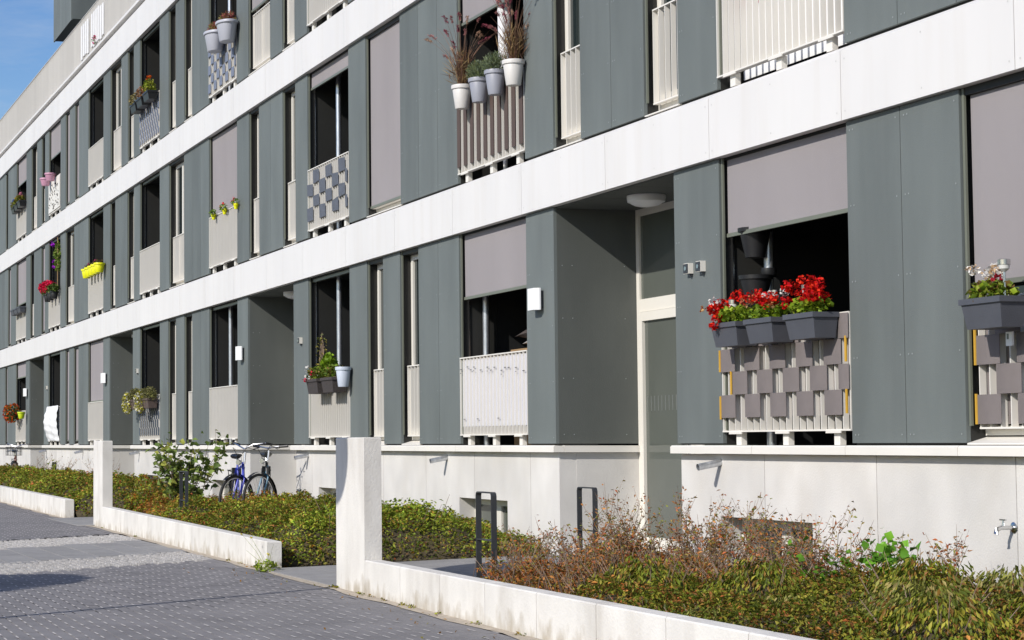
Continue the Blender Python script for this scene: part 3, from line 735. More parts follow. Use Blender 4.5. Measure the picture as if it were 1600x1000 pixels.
cushion('pale lower cushion on the wooden chest', -19.95, -19.0, .36, .78, 2.19, .10, M('cushion_pale', (.42, .40, .38), .9, .2, (12, 12, 12)))
cushion('dark brown upper cushion tipped on the wooden chest', -20.15, -19.1, .36, .76, 2.285, .10, M('cushion_brown', (.07, .055, .05), .9, .3, (12, 12, 12)), .02)
# two black pots strapped to the downpipe of the nearest balcony
for z, lb in ((2.87, 'upper black pot strapped to the galvanised downpipe, with dry stalks'), (2.50, 'lower black pot strapped to the galvanised downpipe above the red geraniums')):
    x, y = -14.60, .15
    t = thing('pipe_pot', lb, 'plant pot', (x, y, z - .2), 'black pots on the downpipe')
    obj('pot', MB().lathe([(0, -.22), (.075, -.22), (.115, -.02), (.128, -.02), (.130, .01), (.112, .01), (.10, -.05), (0, -.05)], (x, y, z), 24), black_m, t)
    obj('strap', MB().lathe([(.05, -.0), (.062, .02), (.058, .07), (.046, .07)], (x, .26, z), 16), black_m, t)
    if z > 2.5: put_leaves('dry_stalks', ball(14, (x, y, z + .02), (.05, .05, .04)), .05, pick([(.4, .26, .10)], 14), t, up=0, aspect=.2)
# tubular chair inside the nearest balcony
t = thing('balcony_chair', 'dark tubular garden chair behind the nearest railing', 'chair', (-13.2, .5, ZG))
for yy in (.33, .75):
    obj('side_frame', MB().tube([(-13.42, yy, ZG), (-13.40, yy, 2.12), (-13.37, yy, 2.20), (-13.30, yy, 2.225), (-12.95, yy, 2.225)], .013, 8), anth_m, t)
obj('backrest', MB().box(-13.40, -13.38, .345, .735, 1.75, 2.15), anth_m, t); obj('seat', MB().box(-13.38, -12.95, .345, .735, 1.62, 1.65), anth_m, t)
# white sheet behind the first floor bars, a white rod in front of the blinds' balcony
o = obj('white_sheet', MB().box(-14.75, -13.1, .16, .165, 4.06, 4.88), clothw_m); tag(o, 'white sheet hung inside the first floor railing above the red geraniums', 'sheet')
o = obj('red_ornament', MB().lathe([(0, 0), (.035, .02), (.05, .07), (.03, .12), (0, .14)], (-14.42, .11, 4.60), 14), M('red_gloss', (.6, .02, .03), .3, .05)); tag(o, 'small red ornament behind the first floor railing', 'ornament')
# ---- four bucket pots on the first floor
def bucket(label, x, z, m, plant, r=.105, h=.25, y=-.11, sx=1.0, group='bucket pots hung on the first floor railing', name='bucket_pot'):
    t = thing(name, label, 'flower pot', (x, y, z - h), group)
    obj('pot', MB().lathe([(0, -h), (r * .66, -h), (r * .70, -h + .01), (r * .96, -.04), (r * .94, -.035), (r * .80, -.05), (0, -.05)], (x, y, z), 28, sx, 1), m, t)
    obj('rim', MB().lathe([(r * .97, -.045), (r * 1.07, -.04), (r * 1.09, -.012), (r * 1.06, 0), (r * .96, 0), (r * .93, -.03)], (x, y, z), 28, sx, 1), m, t)
    obj('soil', MB().lathe([(0, -.028), (r * .94, -.028)], (x, y, z), 20, sx, 1), soil_m, t)
    if plant == 'lavender':
        n = 1500; P = ball(n, (x, y, z + .06), (r * 1.35, r * 1.3, .13), .15); d = P - np.array([x, y, z - .08]); d /= np.linalg.norm(d, axis=1, keepdims=True)
        put_leaves('lavender_foliage', P, .045, pick([(.18, .22, .13), (.22, .26, .17), (.12, .16, .08), (.20, .24, .09)], n), t, aspect=.16, fold=.02, dirs=d)
    if plant == 'grass':
        st = MB(); n = 46; PP = []; DD = []; cc = []
        for i in range(n):
            a = RNG.uniform(0, 6.28); L = RNG.uniform(.35, .80); lean = RNG.uniform(.05, .55)
            pts = [(x + .03 * math.cos(a) + L * u * lean * u * math.cos(a), y + .03 * math.sin(a) + L * u * lean * u * math.sin(a), z - .02 + L * u * (1 - .32 * lean * u)) for u in np.linspace(0, 1, 7)]
            st.tube(pts, [.0035, .0033, .003, .0026, .0022, .0018, .001], 3, False)
            if i % 2 == 0:                      # feathery plume
                p1, p2 = np.array(pts[-2]), np.array(pts[-1]); d = (p2 - p1) / np.linalg.norm(p2 - p1)
                for k in range(40):
                    u = RNG.uniform(-.4, 1.0); PP.append(p2 + d * u * .07 + RNG.normal(size=3) * .007 - np.array([0, 0, .03 * max(0, u) ** 2])); DD.append(d); cc.append(i % 3)
        obj('grass_blades', st, M('red_grass', (.20, .11, .07), .8, .5, (14, 14, 4)), t)
        PP, DD = np.array(PP), np.array(DD); pal = np.array([(.42, .18, .17), (.52, .34, .24), (.30, .07, .10)])[np.array(cc)]
        put_leaves('plumes', PP, .030, pal * RNG.uniform(.7, 1.3, (len(PP), 1)), t, aspect=.22, dirs=DD)
        n = 260; P = ball(n, (x, y, z + .16), (.2, .16, .2), .1); d = P - np.array([x, y, z - .1]); d /= np.linalg.norm(d, axis=1, keepdims=True)
        put_leaves('grass_leaves', P, .20, pick([(.20, .10, .05), (.26, .17, .08), (.12, .07, .05), (.34, .24, .10)], n), t, aspect=.035, fold=.01, dirs=d)
    return t
pc, pg_ = M('pot_cream', (.62, .60, .57), .45, .04), M('pot_grey', (.30, .31, .355), .45, .05)
bucket('cream bucket pot of red plumed grass, leftmost of the four', -20.38, 4.99, pc, 'grass')
bucket('light grey bucket pot with silvery lavender beside the leftmost grass pot', -19.87, 4.975, pg_, 'lavender')
bucket('light grey bucket pot with silvery lavender beside the right grass pot', -19.41, 4.975, pg_, 'lavender')
bucket('cream bucket pot of red plumed grass beside the slate pier, rightmost of the four', -18.92, 4.985, pc, 'grass')
o = obj('folded_parasol', MB().tube([(-19.80, .14, 3.99), (-19.80, .14, 5.0), (-19.74, .14, 6.25)], [.02, .055, .10], 12), clothw_m); tag(o, 'folded white parasol standing behind the four bucket pots', 'parasol')
# ---- ground floor: wicker baskets and the pale pot
wick_m = M('dark_wicker', (.055, .045, .042), .7, .5, (60, 60, 60), .8, 120)
for i, (x, lb) in enumerate(((-26.09, 'left dark wicker basket trailing red and white flowers'), (-25.40, 'right dark wicker basket with fresh green leaves'))):
    t = window_box('wicker_basket', lb, x, 2.06, .52, .20, .19, wick_m, group='wicker baskets on the railing', cat='basket')
    greenery(t, (x + .3, -.14, 2.13), (.33, .13, .10), 420, .05, [(.14, .22, .02), (.20, .28, .03), (.25, .18, .05), (.08, .13, .02)])
    if i == 0:
        blossoms(t, [(x + .0, -.22, 2.10), (x + .1, -.24, 2.17), (x + .0, -.2, 2.22)], .03, WHT, 12); blossoms(t, [(x + .33, -.24, 2.13), (x + .06, -.25, 2.05)], .035, [(.6, .01, .05)], 18)
        vn = MB()
        for k in range(4): vn.tube([(x + .32 + .05 * k, -.1, 2.1), (x + .30 + .06 * k, -.12, 2.35), (x + .36 + .03 * k, -.1, 2.66 - .06 * k)], .006, 4)
        obj('climbing_stems', vn, twig_m, t)
        greenery(t, (x + .38, -.11, 2.40), (.10, .08, .27), 70, .05, [(.22, .20, .04), (.14, .16, .04), (.30, .24, .05)], name='climbing_leaves')
    else: greenery(t, (x + .12, -.14, 2.25), (.16, .1, .12), 170, .07, [(.22, .34, .02), (.17, .28, .02)], name='fresh_leaves', aspect=.8)
bucket('pale blue tapered pot beside the right wicker basket', -24.76, 2.18, M('pot_pale_blue', (.50, .55, .63), .4, .03), None, r=.095, h=.25, group=None, name='pale_pot')
# ---- ground floor: white and yellow flowers in brown boxes
brbox = M('brown_trough', (.10, .07, .06), .6, .15, (10, 10, 10))
for i, x in enumerate((-38.75, -37.55)):
    t = window_box('flower_box', ['left brown box of white and yellow flowers, hanging past the railing end', 'right brown box of white and yellow flowers with a spill of blooms at its left'][i], x, 2.06, .82, .20, .18, brbox, group='brown boxes of white and yellow flowers')
    greenery(t, (x + .5, -.14, 2.12), (.5, .13, .16), 900, .06, [(.20, .20, .06), (.15, .15, .06), (.24, .22, .09)], aspect=.3)
    P = ball(420, (x + .15, -.24, 2.0), (.26, .10, .22), .5); put_leaves('spilling_flowers', P, .045, pick([(.62, .56, .08), (.45, .42, .05), (.78, .76, .66), (.25, .25, .04)], 420, .2), t, PETAL, aspect=.9)
# ---- ground floor far left: orange flowers, lime pot, white tarpaulin
t = thing('hanging_planter', 'round hanging planter of orange flowers at the far left balcony', 'planter', (-55.3, -.2, 1.9))
obj('pot', MB().lathe([(0, -.14), (.09, -.14), (.13, 0), (.12, 0), (0, -.03)], (-55.3, -.2, 2.05), 16), black_m, t)
greenery(t, (-55.5, -.22, 2.07), (.6, .22, .26), 600, .07, [(.07, .10, .02), (.10, .13, .03), (.05, .08, .02)])
P = ball(300, (-55.5, -.24, 2.07), (.62, .24, .28), .7); put_leaves('orange_bloom_foliage', P, .055, pick([(.62, .09, .01), (.55, .05, .01), (.68, .18, .01)], 300), t, PETAL, aspect=.9)
bucket('lime green pot beside the orange flowers at far left', -54.15, 2.08, M('lime_plastic', (.50, .62, .01), .4, .05), None, r=.10, h=.18, y=-.16, group=None, name='lime_pot')
q = MB(); nx, nz_ = 22, 26
for j in range(nz_ + 1):
    for i in range(nx + 1):
        u, v = i / nx, j / nz_
        bulge = (.06 * math.sin(math.pi * min(1, (1 - v) * 1.05)) ** 1.2) * (1 - u) ** .8 + .05 * math.sin(math.pi * v)
        q.v.append((-50.30 + 1.78 * u - .25 * bulge, -.03 - bulge + .015 * math.sin(u * 14 + v * 4) + .008 * math.sin(v * 31 + u * 5), 1.29 + .86 * v))
for j in range(nz_):
    for i in range(nx): k = j * (nx + 1) + i; q.f.append((k, k + 1, k + nx + 2, k + nx + 1))
q.sm = True
o = obj('tarpaulin', q, clothw_m); tag(o, 'white tarpaulin bulging over the far left ground floor railing', 'tarpaulin')
sol = o.modifiers.new('thickness', 'SOLIDIFY'); sol.thickness = .006
# ---- first floor small pots
yl = M('yellow_plastic', (.72, .72, .005), .4, .04)
for i, (x, lb) in enumerate(((-32.13, 'left small yellow pot with green leaves on the blind covered railing'), (-31.37, 'middle small yellow pot on the blind covered railing'), (-30.62, 'right small yellow pot with red flowers on the blind covered railing'))):
    t = bucket(lb, x, 4.93, yl, None, r=.038, h=.09, y=-.05, group='small yellow pots', name='yellow_pot')
    greenery(t, (x, -.07, 4.95), (.14, .07, .06), 50, .05, [(.12, .22, .02), (.18, .28, .03)])
    if i: blossoms(t, [(x - .05, -.07, 5.02), (x - .12, -.08, 4.98)], .025, [(.7, .06, .05)], 10, .03)
for i in range(5):
    x = -43.95 + .40 * i
    t = bucket(['first', 'second', 'third', 'fourth', 'fifth'][i] + ' bright yellow bucket in the first floor row, counted from the left', x, 5.03, yl, None, r=.115, h=.20, y=-.13, group='row of yellow buckets', name='yellow_bucket')
    greenery(t, (x, -.13, 5.06), (.09, .08, .07), 26, .06, [(.30, .16, .05), (.20, .20, .05), (.12, .10, .04)])
    if i in (1, 3): blossoms(t, [(x, -.15, 5.10)], .04, [(.5, .12, .22)], 12, .04)
for i, (x, lb) in enumerate(((-49.7, 'left dark pot of crimson geraniums on the first floor'), (-49.15, 'middle dark pot under the crimson geraniums'), (-48.6, 'right dark pot with a climbing plant on the first floor'))):
    t = bucket(lb, x, 4.90, black_m, None, r=.10, h=.19, y=-.13, group='dark pots of crimson geraniums', name='dark_pot')
    greenery(t, (x, -.15, 4.97), (.28, .14, .12), 200, .07, [(.06, .10, .02), (.09, .14, .02)])
    if i < 2: P = ball(240, (x - .1, -.17, 5.06), (.45, .17, .15), .5); put_leaves('crimson_blooms', P, .065, pick([(.62, .01, .06), (.52, .005, .03), (.7, .03, .10)], 240), t, PETAL, aspect=.9)
    else:
        obj('cane', MB().tube([(x, -.05, 4.9), (x, -.05, 6.2)], .012, 6), wood_m, t)
        greenery(t, (x + .0, -.04, 5.72), (.25, .10, .42), 260, .08, [(.14, .22, .03), (.20, .26, .05), (.10, .16, .03)], name='climbing_leaves', aspect=.8)
        P = np.array([(x - .6, -.1, 6.1), (x - .4, -.1, 6.05), (x - .3, -.1, 5.65), (x - .3, -.1, 5.5)]); P = np.repeat(P, 10, 0) + RNG.normal(size=(40, 3)) * .025; put_leaves('purple_blooms', P, .06, pick([(.45, .03, .62)], 40), t, PETAL, aspect=.9)
for i in range(3):
    t = window_box('empty_trough', ['left', 'middle', 'right'][i] + ' empty dark trough on the far left first floor railing', -56.3 + .66 * i, 4.92, .60, .17, .15, gbox_m, y=-.02, group='empty dark troughs')
# ---- top floor
hp = M('pot_pale_grey', (.42, .43, .48), .45, .04)
for i, x in enumerate((-31.55, -30.72)):
    t = bucket(['left', 'right'][i] + ' pale grey half round pot of heather on the top floor', x, 7.78, hp, None, r=.165, h=.31, y=-.16, sx=1.5, group='heather pots', name='heather_pot')
    n = 420; P = ball(n, (x, -.15, 7.82), (.22, .13, .13), .1); d = P - np.array([x, -.15, 7.6]); d /= np.linalg.norm(d, axis=1, keepdims=True)
    put_leaves('heather', P, .07, pick([(.40, .10, .10), (.34, .16, .08), (.30, .28, .09), (.45, .16, .14)], n), t, aspect=.16, dirs=d)
for i, x in enumerate((-38.45, -37.85, -37.2)):
    t = window_box('black_flower_box', ['left', 'middle', 'right'][i] + ' black flower box on the top floor, ' + ['with trailing dry stems', 'with rusty foliage', 'with orange blooms'][i], x, 7.72 + .01 * i, .50, .20, .16, black_m, group='black flower boxes')
    greenery(t, (x + .25, -.14, 7.80 + .02 * i), (.26, .14, .14), 220, .06, [[(.30, .24, .10), (.20, .18, .07)], [(.34, .14, .07), (.25, .16, .08)], [(.22, .28, .02), (.30, .32, .04)]][i])
    if i == 2: blossoms(t, [(x + .1, -.16, 8.0), (x + .25, -.16, 8.03), (x + .4, -.16, 8.0)], .03, [(.7, .12, .01)], 14, .035)
for i, x in enumerate((-49.95, -49.15)):
    bucket(['left', 'right'][i] + ' dusty pink pot on the patterned top floor railing', x, 7.80 + .02 * i, M('pink_pot', (.50, .26, .36), .5, .04), None, r=.135, h=.19, y=-.15, group='pink pots', name='pink_pot')
t = thing('leaf_print_screen', 'cream screen with dark leaf pattern below the pink pots', 'privacy screen', (-49.4, -.01, 7.0)); obj('cloth', MB().box(-50.33, -48.53, -.016, -.010, 6.95, 7.72), cream_m, t)
n = 60; P = np.stack([RNG.uniform(-50.2, -48.7, n), np.full(n, -.019), RNG.uniform(7.0, 7.6, n)], 1); put_leaves('leaf_print', P, .10, pick([(.05, .05, .05)], n), t, aspect=.3, fold=0, up=0, dirs=np.tile([.3, 0, -1.0], (n, 1)))
for i, x in enumerate((-56.1, -55.5, -54.9)):
    t = window_box('mixed_flower_box', ['left', 'middle', 'right'][i] + ' dark box of mixed bright flowers on the far left top floor', x, 7.74 + .02 * i, .52, .18, .16, black_m, group='dark boxes of bright flowers')
    greenery(t, (x + .26, -.13, 7.80 + .02 * i), (.28, .13, .12), 200, .07, [(.16, .17, .02), (.20, .14, .03), (.10, .14, .02)])
    blossoms(t, [(x + .1, -.15, 7.90 + .02 * i), (x + .4, -.15, 7.92 + .02 * i)], .05, [[(.05, .15, .5)], [(.7, .5, .02)], [(.7, .25, .35)]][i], 16, .06)
# flower on the roof parapet
o = put_leaves('parapet_flower', ball(24, (-43.1, -.12, 9.92), (.10, .05, .10)), .07, pick([(.6, .05, .2), (.12, .2, .03)], 24), None, PETAL); tag(o, 'small pink flower growing at the foot of the roof balustrade', 'flower')
# =================================================================== BICYCLE RACKS, BICYCLES
def bike_rack(label, x, y, L=.34, top=.84):
    z0 = GZ(y) - .03; t = thing('bicycle_rack', label, 'bicycle rack', (x, y, z0), 'flat steel bicycle racks')
    w2 = .022; th = .011; R = .03
    out = [(x - L / 2, z0), (x - L / 2, top - R), (x - L / 2 + R * .3, top - R * .3), (x - L / 2 + R, top), (x + L / 2 - R, top), (x + L / 2 - R * .3, top - R * .3), (x + L / 2, top - R), (x + L / 2, z0)]
    cx_, inn = x, []
    for (a, b_) in out:
        inn.append((a + (th if a < x else -th), min(b_, top - th) if b_ > top - R - .001 else b_))
    q = MB(); n = len(out)
    for yy in (y - w2, y + w2):
        q.v += [(a, yy, b_) for a, b_ in out] + [(a, yy, b_) for a, b_ in inn]
    for i in range(n - 1):
        q.f += [(i, i + 1, n + i + 1, n + i), (2 * n + i, 3 * n + i, 3 * n + i + 1, 2 * n + i + 1), (i, 2 * n + i, 2 * n + i + 1, i + 1), (n + i, n + i + 1, 3 * n + i + 1, 3 * n + i)]
    obj('hoop', q, anth_m, t)
    obj('crossbar', MB().box(x - L / 2 + th, x + L / 2 - th, y - .018, y + .018, top - .375, top - .365), anth_m, t)
bike_rack('dark flat steel rack beside the path near the large pillar', -15.05, -1.90)
bike_rack('dark flat steel rack behind red twigs next to the glass entrance', -16.55, -.42)
bike_rack('dark flat steel rack in front of the leafy sapling', -25.5, -2.0, top=.87)
bike_rack('dark flat steel rack standing in the far left hedge', -43.0, -.98)

def bicycle(label, loc, heading, steer, frame_c, fork_c=None, basket=False, bars='flat', mud=True):
    t = thing('bicycle', label, 'bicycle', loc, 'parked bicycles'); t.rotation_euler = (0, 0, heading)
    fm = M('bike_paint_%d' % int(frame_c[0] * 999 + frame_c[2] * 77), frame_c, .3, .03); km = M('fork_paint_%d' % int((fork_c or frame_c)[0] * 999 + (fork_c or frame_c)[2] * 77), fork_c or frame_c, .3, .03)
    Rw = .345; rim_m = M('alloy_rim', (.62, .62, .63), .3, .05, metal=.7)
    bbx, bbz = -.03, .29; st = (-.20, .86); hd0, hd1 = (.40, .66), (.36, .86); ra, fa = (-.53, Rw), (.55, Rw)
    T = lambda *p: [(a, 0, b_) for a, b_ in p]
    fr = MB().tube(T((bbx, bbz), st), .016, 8).tube(T((bbx, bbz), hd0), .018, 8).tube(T((-.165, .76), (.365, .82)), .016, 8).tube(T(hd0, hd1), .02, 8)
    for s in (-.05, .05): fr.tube([(bbx, s * .6, bbz), (ra[0], s, ra[1])], .009, 6).tube([(-.17, s * .4, .78), (ra[0], s, ra[1])], .008, 6)
    local('frame', fr, fm, t)
    def wheel(c, parent):
        wv = local('wheel', MB().torus((0, 0, 0), Rw - .018, .019, 36, 8), rubber_m, parent, loc=(c[0], 0, c[1]))
        local('rim', MB().torus((0, 0, 0), Rw - .043, .010, 36, 6), rim_m, wv)
        sp = MB().tube([(0, -.04, 0), (0, .04, 0)], .018, 8)
        for i in range(28):
            a = 2 * math.pi * i / 28; sp.tube([(.015 * math.cos(a + .6), .02 * (-1) ** i, .015 * math.sin(a + .6)), ((Rw - .05) * math.cos(a), 0, (Rw - .05) * math.sin(a))], .0016, 3, False)
        local('spokes', sp, steel_m, wv); return wv
    wheel(ra, t)
    if mud:
        q = MB()
        for k in range(15):
            a = rad(20 + 11 * k); q.v += [(ra[0] - (Rw + .02) * math.cos(a) * 1, -.028, ra[1] + (Rw + .02) * math.sin(a)), (ra[0] - (Rw + .02) * math.cos(a), .028, ra[1] + (Rw + .02) * math.sin(a))]
            if k: q.f.append((2 * k - 2, 2 * k - 1, 2 * k + 1, 2 * k))
        local('rear_mudguard', q, black_m, t)
    sd_ = MB(); n = 8
    for k, (px, wd, h) in enumerate(((-.36, .075, .0), (-.30, .085, .02), (-.20, .06, .012), (-.08, .025, .005))):
        for i in range(n): a = 2 * math.pi * i / n; sd_.v.append((px, wd * math.cos(a), .93 + h + .03 * math.sin(a)))
        if k:
            for i in range(n): sd_.f.append(((k - 1) * n + i, (k - 1) * n + (i + 1) % n, k * n + (i + 1) % n, k * n + i))
    sd_.f += [tuple(range(n)), tuple(range(3 * n, 4 * n))]; sd_.sm = True
    local('saddle', sd_, black_m, t); local('seat_post', MB().tube(T(st, (-.225, .92)), .013, 8), steel_m, t)
    local('carrier', MB().tube([(-.28, -.06, .72), (-.80, -.06, .74), (-.80, .06, .74), (-.28, .06, .72)], .007, 5).tube([(-.70, -.06, .735), (-.53, -.06, .36)], .006, 5).tube([(-.70, .06, .735), (-.53, .06, .36)], .006, 5), black_m, t)
    cr_ = MB().lathe([(0, -.004), (.085, -.004), (.09, .004), (0, .004)], (0, 0, 0), 20); o = local('chainring', cr_, steel_m, t, loc=(bbx, -.05, bbz), rot=(rad(90), 0, 0))
    for s in (-1, 1): local('crank', MB().tube([(bbx, .06 * s, bbz), (bbx - .16 * s, .07 * s, bbz + .05 * s)], .011, 6).box(bbx - .165 * s - .045, bbx - .165 * s + .045, min(.07 * s, .15 * s), max(.07 * s, .15 * s), bbz + .05 * s - .01, bbz + .05 * s + .01), black_m, t)
    # steered front end
    sg = bpy.data.objects.new('front_fork', MB().tube(T((.37, .80), (.41, .64)), .016, 8).tube([(.41, 0, .68), (.425, -.055, .64), (fa[0] - .03, -.055, .42), (fa[0], -.05, fa[1])], .013, 8).tube([(.41, 0, .68), (.425, .055, .64), (fa[0] - .03, .055, .42), (fa[0], .05, fa[1])], .013, 8).mesh('front_fork', km))
    C.objects.link(sg); sg.parent = t
    piv = Matrix.Translation((.385, 0, 0)) @ Matrix.Rotation(steer, 4, 'Z') @ Matrix.Translation((-.385, 0, 0)); sg.matrix_local = piv
    wv = wheel(fa, t); wv.matrix_local = piv @ Matrix.Translation((fa[0], 0, fa[1]))
    hb = MB().tube(T((.365, .84), (.34, 1.0), (.36, 1.03)), .014, 8)
    if bars == 'flat': pts = [(.30, -.30, 1.06), (.34, -.14, 1.05), (.36, 0, 1.03), (.34, .14, 1.05), (.30, .30, 1.06)]
    else: pts = [(.12, -.29, 1.10), (.24, -.28, 1.12), (.34, -.14, 1.10), (.36, 0, 1.04), (.34, .14, 1.10), (.24, .28, 1.12), (.12, .29, 1.10)]
    h = local('handlebar', hb.tube(pts, .011, 8), steel_m, t); h.matrix_local = piv
    for s in (0, -1):
        gp = MB(); e, d = Vector(pts[s]), Vector(pts[1 if s == 0 else -2]); gp.tube([e, e + (d - e).normalized() * .13], .018, 8); b0 = e + (d - e).normalized() * .15
        gp.tube([b0, b0 + Vector((.05, 0, -.02)), b0 + Vector((.07, (-.10 if s else .10) * -1 * .6, -.03))], .006, 5)
        local('grip', gp, black_m, h)
    q = MB().lathe([(0, 0), (.03, .01), (.04, .05), (.036, .06), (0, .06)], (0, 0, 0), 12); o = local('headlamp', q, steel_m, t); o.matrix_local = piv @ Matrix.Translation((.46, 0, .86)) @ Matrix.Rotation(rad(90), 4, 'Y') @ Matrix.Translation((0, 0, -.02))
    q = MB()
    for k in range(13):
        a = rad(-20 + 12.5 * k); q.v += [(fa[0] - (Rw + .02) * math.cos(a), -.026, fa[1] + (Rw + .02) * math.sin(a)), (fa[0] - (Rw + .02) * math.cos(a), .026, fa[1] + (Rw + .02) * math.sin(a))]
        if k: q.f.append((2 * k - 2, 2 * k - 1, 2 * k + 1, 2 * k))
    if mud: o = local('front_mudguard', q, black_m if not basket else anth_m, t); o.matrix_local = piv
    cb = MB()
    for s in (-1, 1): cb.tube([(.33, .18 * s, 1.03), (.46, .12 * s, 1.06), (.47, .03 * s, .95), (.42, .02 * s, .80)], .004, 4)
    o = local('brake_cables', cb, black_m, t); o.matrix_local = piv
    if basket:
        q = MB(); bx0, bx1, by, bz0, bz1 = .44, .70, .17, .84, 1.04
        for z in (bz0, (bz0 + bz1) / 2, bz1): q.tube([(bx0, -by, z), (bx1, -by, z), (bx1, by, z), (bx0, by, z), (bx0, -by, z)], .006 if z == bz1 else .004, 4)
        for i in range(9):
            u = -by + 2 * by * i / 8; q.tube([(bx1, u, bz0), (bx1, u, bz1)], .0035, 4); q.tube([(bx0, u, bz0), (bx0, u, bz1)], .0035, 4); q.tube([(bx0, u, bz0), (bx1, u, bz0)], .0035, 4)
        for i in range(6):
            u = bx0 + (bx1 - bx0) * i / 5; q.tube([(u, -by, bz0), (u, -by, bz1)], .0035, 4); q.tube([(u, by, bz0), (u, by, bz1)], .0035, 4)
        o = local('basket', q, anth_m, t); o.matrix_local = piv
    else:
        local('lock_bag', MB().box(-.36, -.24, -.06, .06, .66, .78), black_m, t)
    return t
bicycle('blue city bicycle, left of the pair parked by the recessed entrance', (-27.5, -.78, GZ(-.78)), rad(-6), rad(-48), (.03, .05, .42), (.02, .03, .45), bars='curved')
bicycle('black bicycle with light blue marks, right of the pair by the recessed entrance', (-27.4, -.42, GZ(-.42)), rad(-14), rad(-40), (.025, .03, .035), (.05, .16, .25), bars='flat')
bicycle('dark bicycle with a front basket far left behind the hedge', (-50.9, -.75, GZ(-.75)), rad(-5), rad(-20), (.12, .03, .02), bars='curved', basket=True)

# =================================================================== PLANTING
def nz2(X, Y, f_, s): return .5 + .5 * np.sin(X * f_ + s + 1.7 * np.sin(Y * f_ * .8 + s * 2)) * np.cos(Y * f_ * 1.1 - s + 1.3 * np.sin(X * f_ * .6))
def bumps(n, x0, x1, y0, y1, r, h):
    return np.stack([RNG.uniform(x0, x1, n), RNG.uniform(y0, y1, n), RNG.uniform(r[0], r[1], n), RNG.uniform(h[0], h[1], n)], 1)
def hfield(X, Y, bp, base, wx=None):
    Hh = np.zeros_like(X)
    for (a, b_, r, h) in bp: Hh = np.maximum(Hh, h * np.exp(-((X - a) ** 2 + (Y - b_) ** 2) / (r * r)))
    return base + Hh
def cover(name, label, x0, x1, bp, base, dens, size, palf, edge0=0, edge1=0, aspect=.5, shell=.12, y1=.0, droop=.15):
    """low dense planting between a wall and the plinth; one uncountable mass of small leaves"""
    n = int((x1 - x0) * 2.3 * dens)
    X = RNG.uniform(x0 + min(0, edge0), x1 + max(0, edge1), n); y0 = -2.70 - (X + 12) * .01784 + .16; Y = y0 + (y1 - y0) * RNG.uniform(0, 1, n)
    # skewed ends along the paths
    k = (Y + 2.6) / 2.6; keep = (X > x0 + edge0 * k) & (X < x1 + edge1 * k) & (RNG.uniform(0, 1, n) < .45 + .55 * nz2(X, Y, 6.3, 4.0)); X, Y = X[keep], Y[keep]; n = len(X)
    k = (Y + 2.6) / 2.6
    ed = np.minimum(np.minimum(X - x0 - edge0 * k, x1 + edge1 * k - X) / .35, 1); yedge = np.minimum((Y - (-2.70 - (X + 12) * .01784 + .16)) / .3, 1)
    Hh = hfield(X, Y, bp, base) * (.45 + .55 * np.sqrt(np.clip(ed, 0, 1))) * (.72 + .28 * np.clip(yedge, 0, 1)) + .05 * np.sin(X * 9.1 + Y * 5) * np.sin(Y * 11 - X * 3)
    Hh = Hh * (1 - .45 * np.clip((Y + .65) / .5, 0, 1)); dep = RNG.exponential(shell * .5, n); Z = .058 * (Y + 2.6) + Hh - np.minimum(dep, Hh * .95) + RNG.normal(size=n) * .012
    ez = np.clip(1 - ed, 0, 1) * RNG.uniform(0, 1, n) * Hh; Z = Z - ez * .6
    P = np.stack([X, Y, np.maximum(Z, .02)], 1)
    o = obj(name, leaves_mesh(name, P, size * RNG.uniform(.5, 1.5, n), patchy(palf(X, Y, n), X, Y), LEAF, aspect=aspect, droop=droop, up=.9), LEAF, None, 'stuff'); tag(o, label, 'ground cover')
    # twiggy heart of the mass
    nx = int((x1 - x0) / .14); ny = 16; q = MB()
    for i in range(nx + 1):
        for j in range(ny + 1):
            v = j / ny; u = i / nx; yy0 = -2.70 - (x0 + (x1 - x0) * u + 12) * .01784 + .17; y = yy0 + (y1 - .02 - yy0) * v; kk = (y + 2.6) / 2.6
            x = x0 + .1 + edge0 * kk + (x1 - x0 - .2 + (edge1 - edge0) * kk) * u
            e_ = min(1, min(u, 1 - u) * (x1 - x0) / .35); ye = min(1, (y - yy0) / .3)
            hh = float(hfield(np.array([x]), np.array([y]), bp, base)[0]) * (.45 + .55 * math.sqrt(e_)) * (.72 + .28 * ye) - shell * .85
            hh *= 1 - .45 * min(1, max(0, (y + .65) / .5)); q.v.append((x, y, .058 * (y + 2.6) + max(.01, hh * min(1, e_ * 1.5))))
    for i in range(nx):
        for j in range(ny): k_ = i * (ny + 1) + j; q.f.append((k_, k_ + ny + 1, k_ + ny + 2, k_ + 1))
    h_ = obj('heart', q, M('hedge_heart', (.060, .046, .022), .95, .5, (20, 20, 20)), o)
    return o
def mixpal(A, Bp, t, n):
    a, b_ = pick(A, n, .3), pick(Bp, n, .3); m_ = (RNG.uniform(0, 1, n) < t)[:, None]; return np.where(m_, b_, a)
def patchy(c, X, Y, f_=2.2): return c * (.62 + .75 * nz2(X, Y, f_, 3.3) * nz2(X, Y, f_ * 2.3, .9) + .25 * nz2(X, Y, f_ * .5, 5.1))[:, None]
G1 = [(.20, .23, .026), (.29, .30, .035), (.12, .15, .02), (.40, .36, .05), (.34, .22, .05)]
G2 = [(.18, .26, .024), (.27, .36, .035), (.11, .165, .02), (.38, .42, .05)]
RB = [(.44, .13, .04), (.36, .15, .045), (.48, .21, .05), (.25, .12, .04), (.36, .26, .05)]
DG = [(.13, .165, .016), (.20, .225, .022), (.08, .105, .014), (.33, .30, .04), (.24, .13, .03)]
LG = [(.18, .20, .035), (.25, .25, .055), (.12, .145, .025), (.32, .26, .09)]
OR = [(.34, .13, .015), (.40, .20, .02), (.26, .09, .02), (.28, .22, .02)]
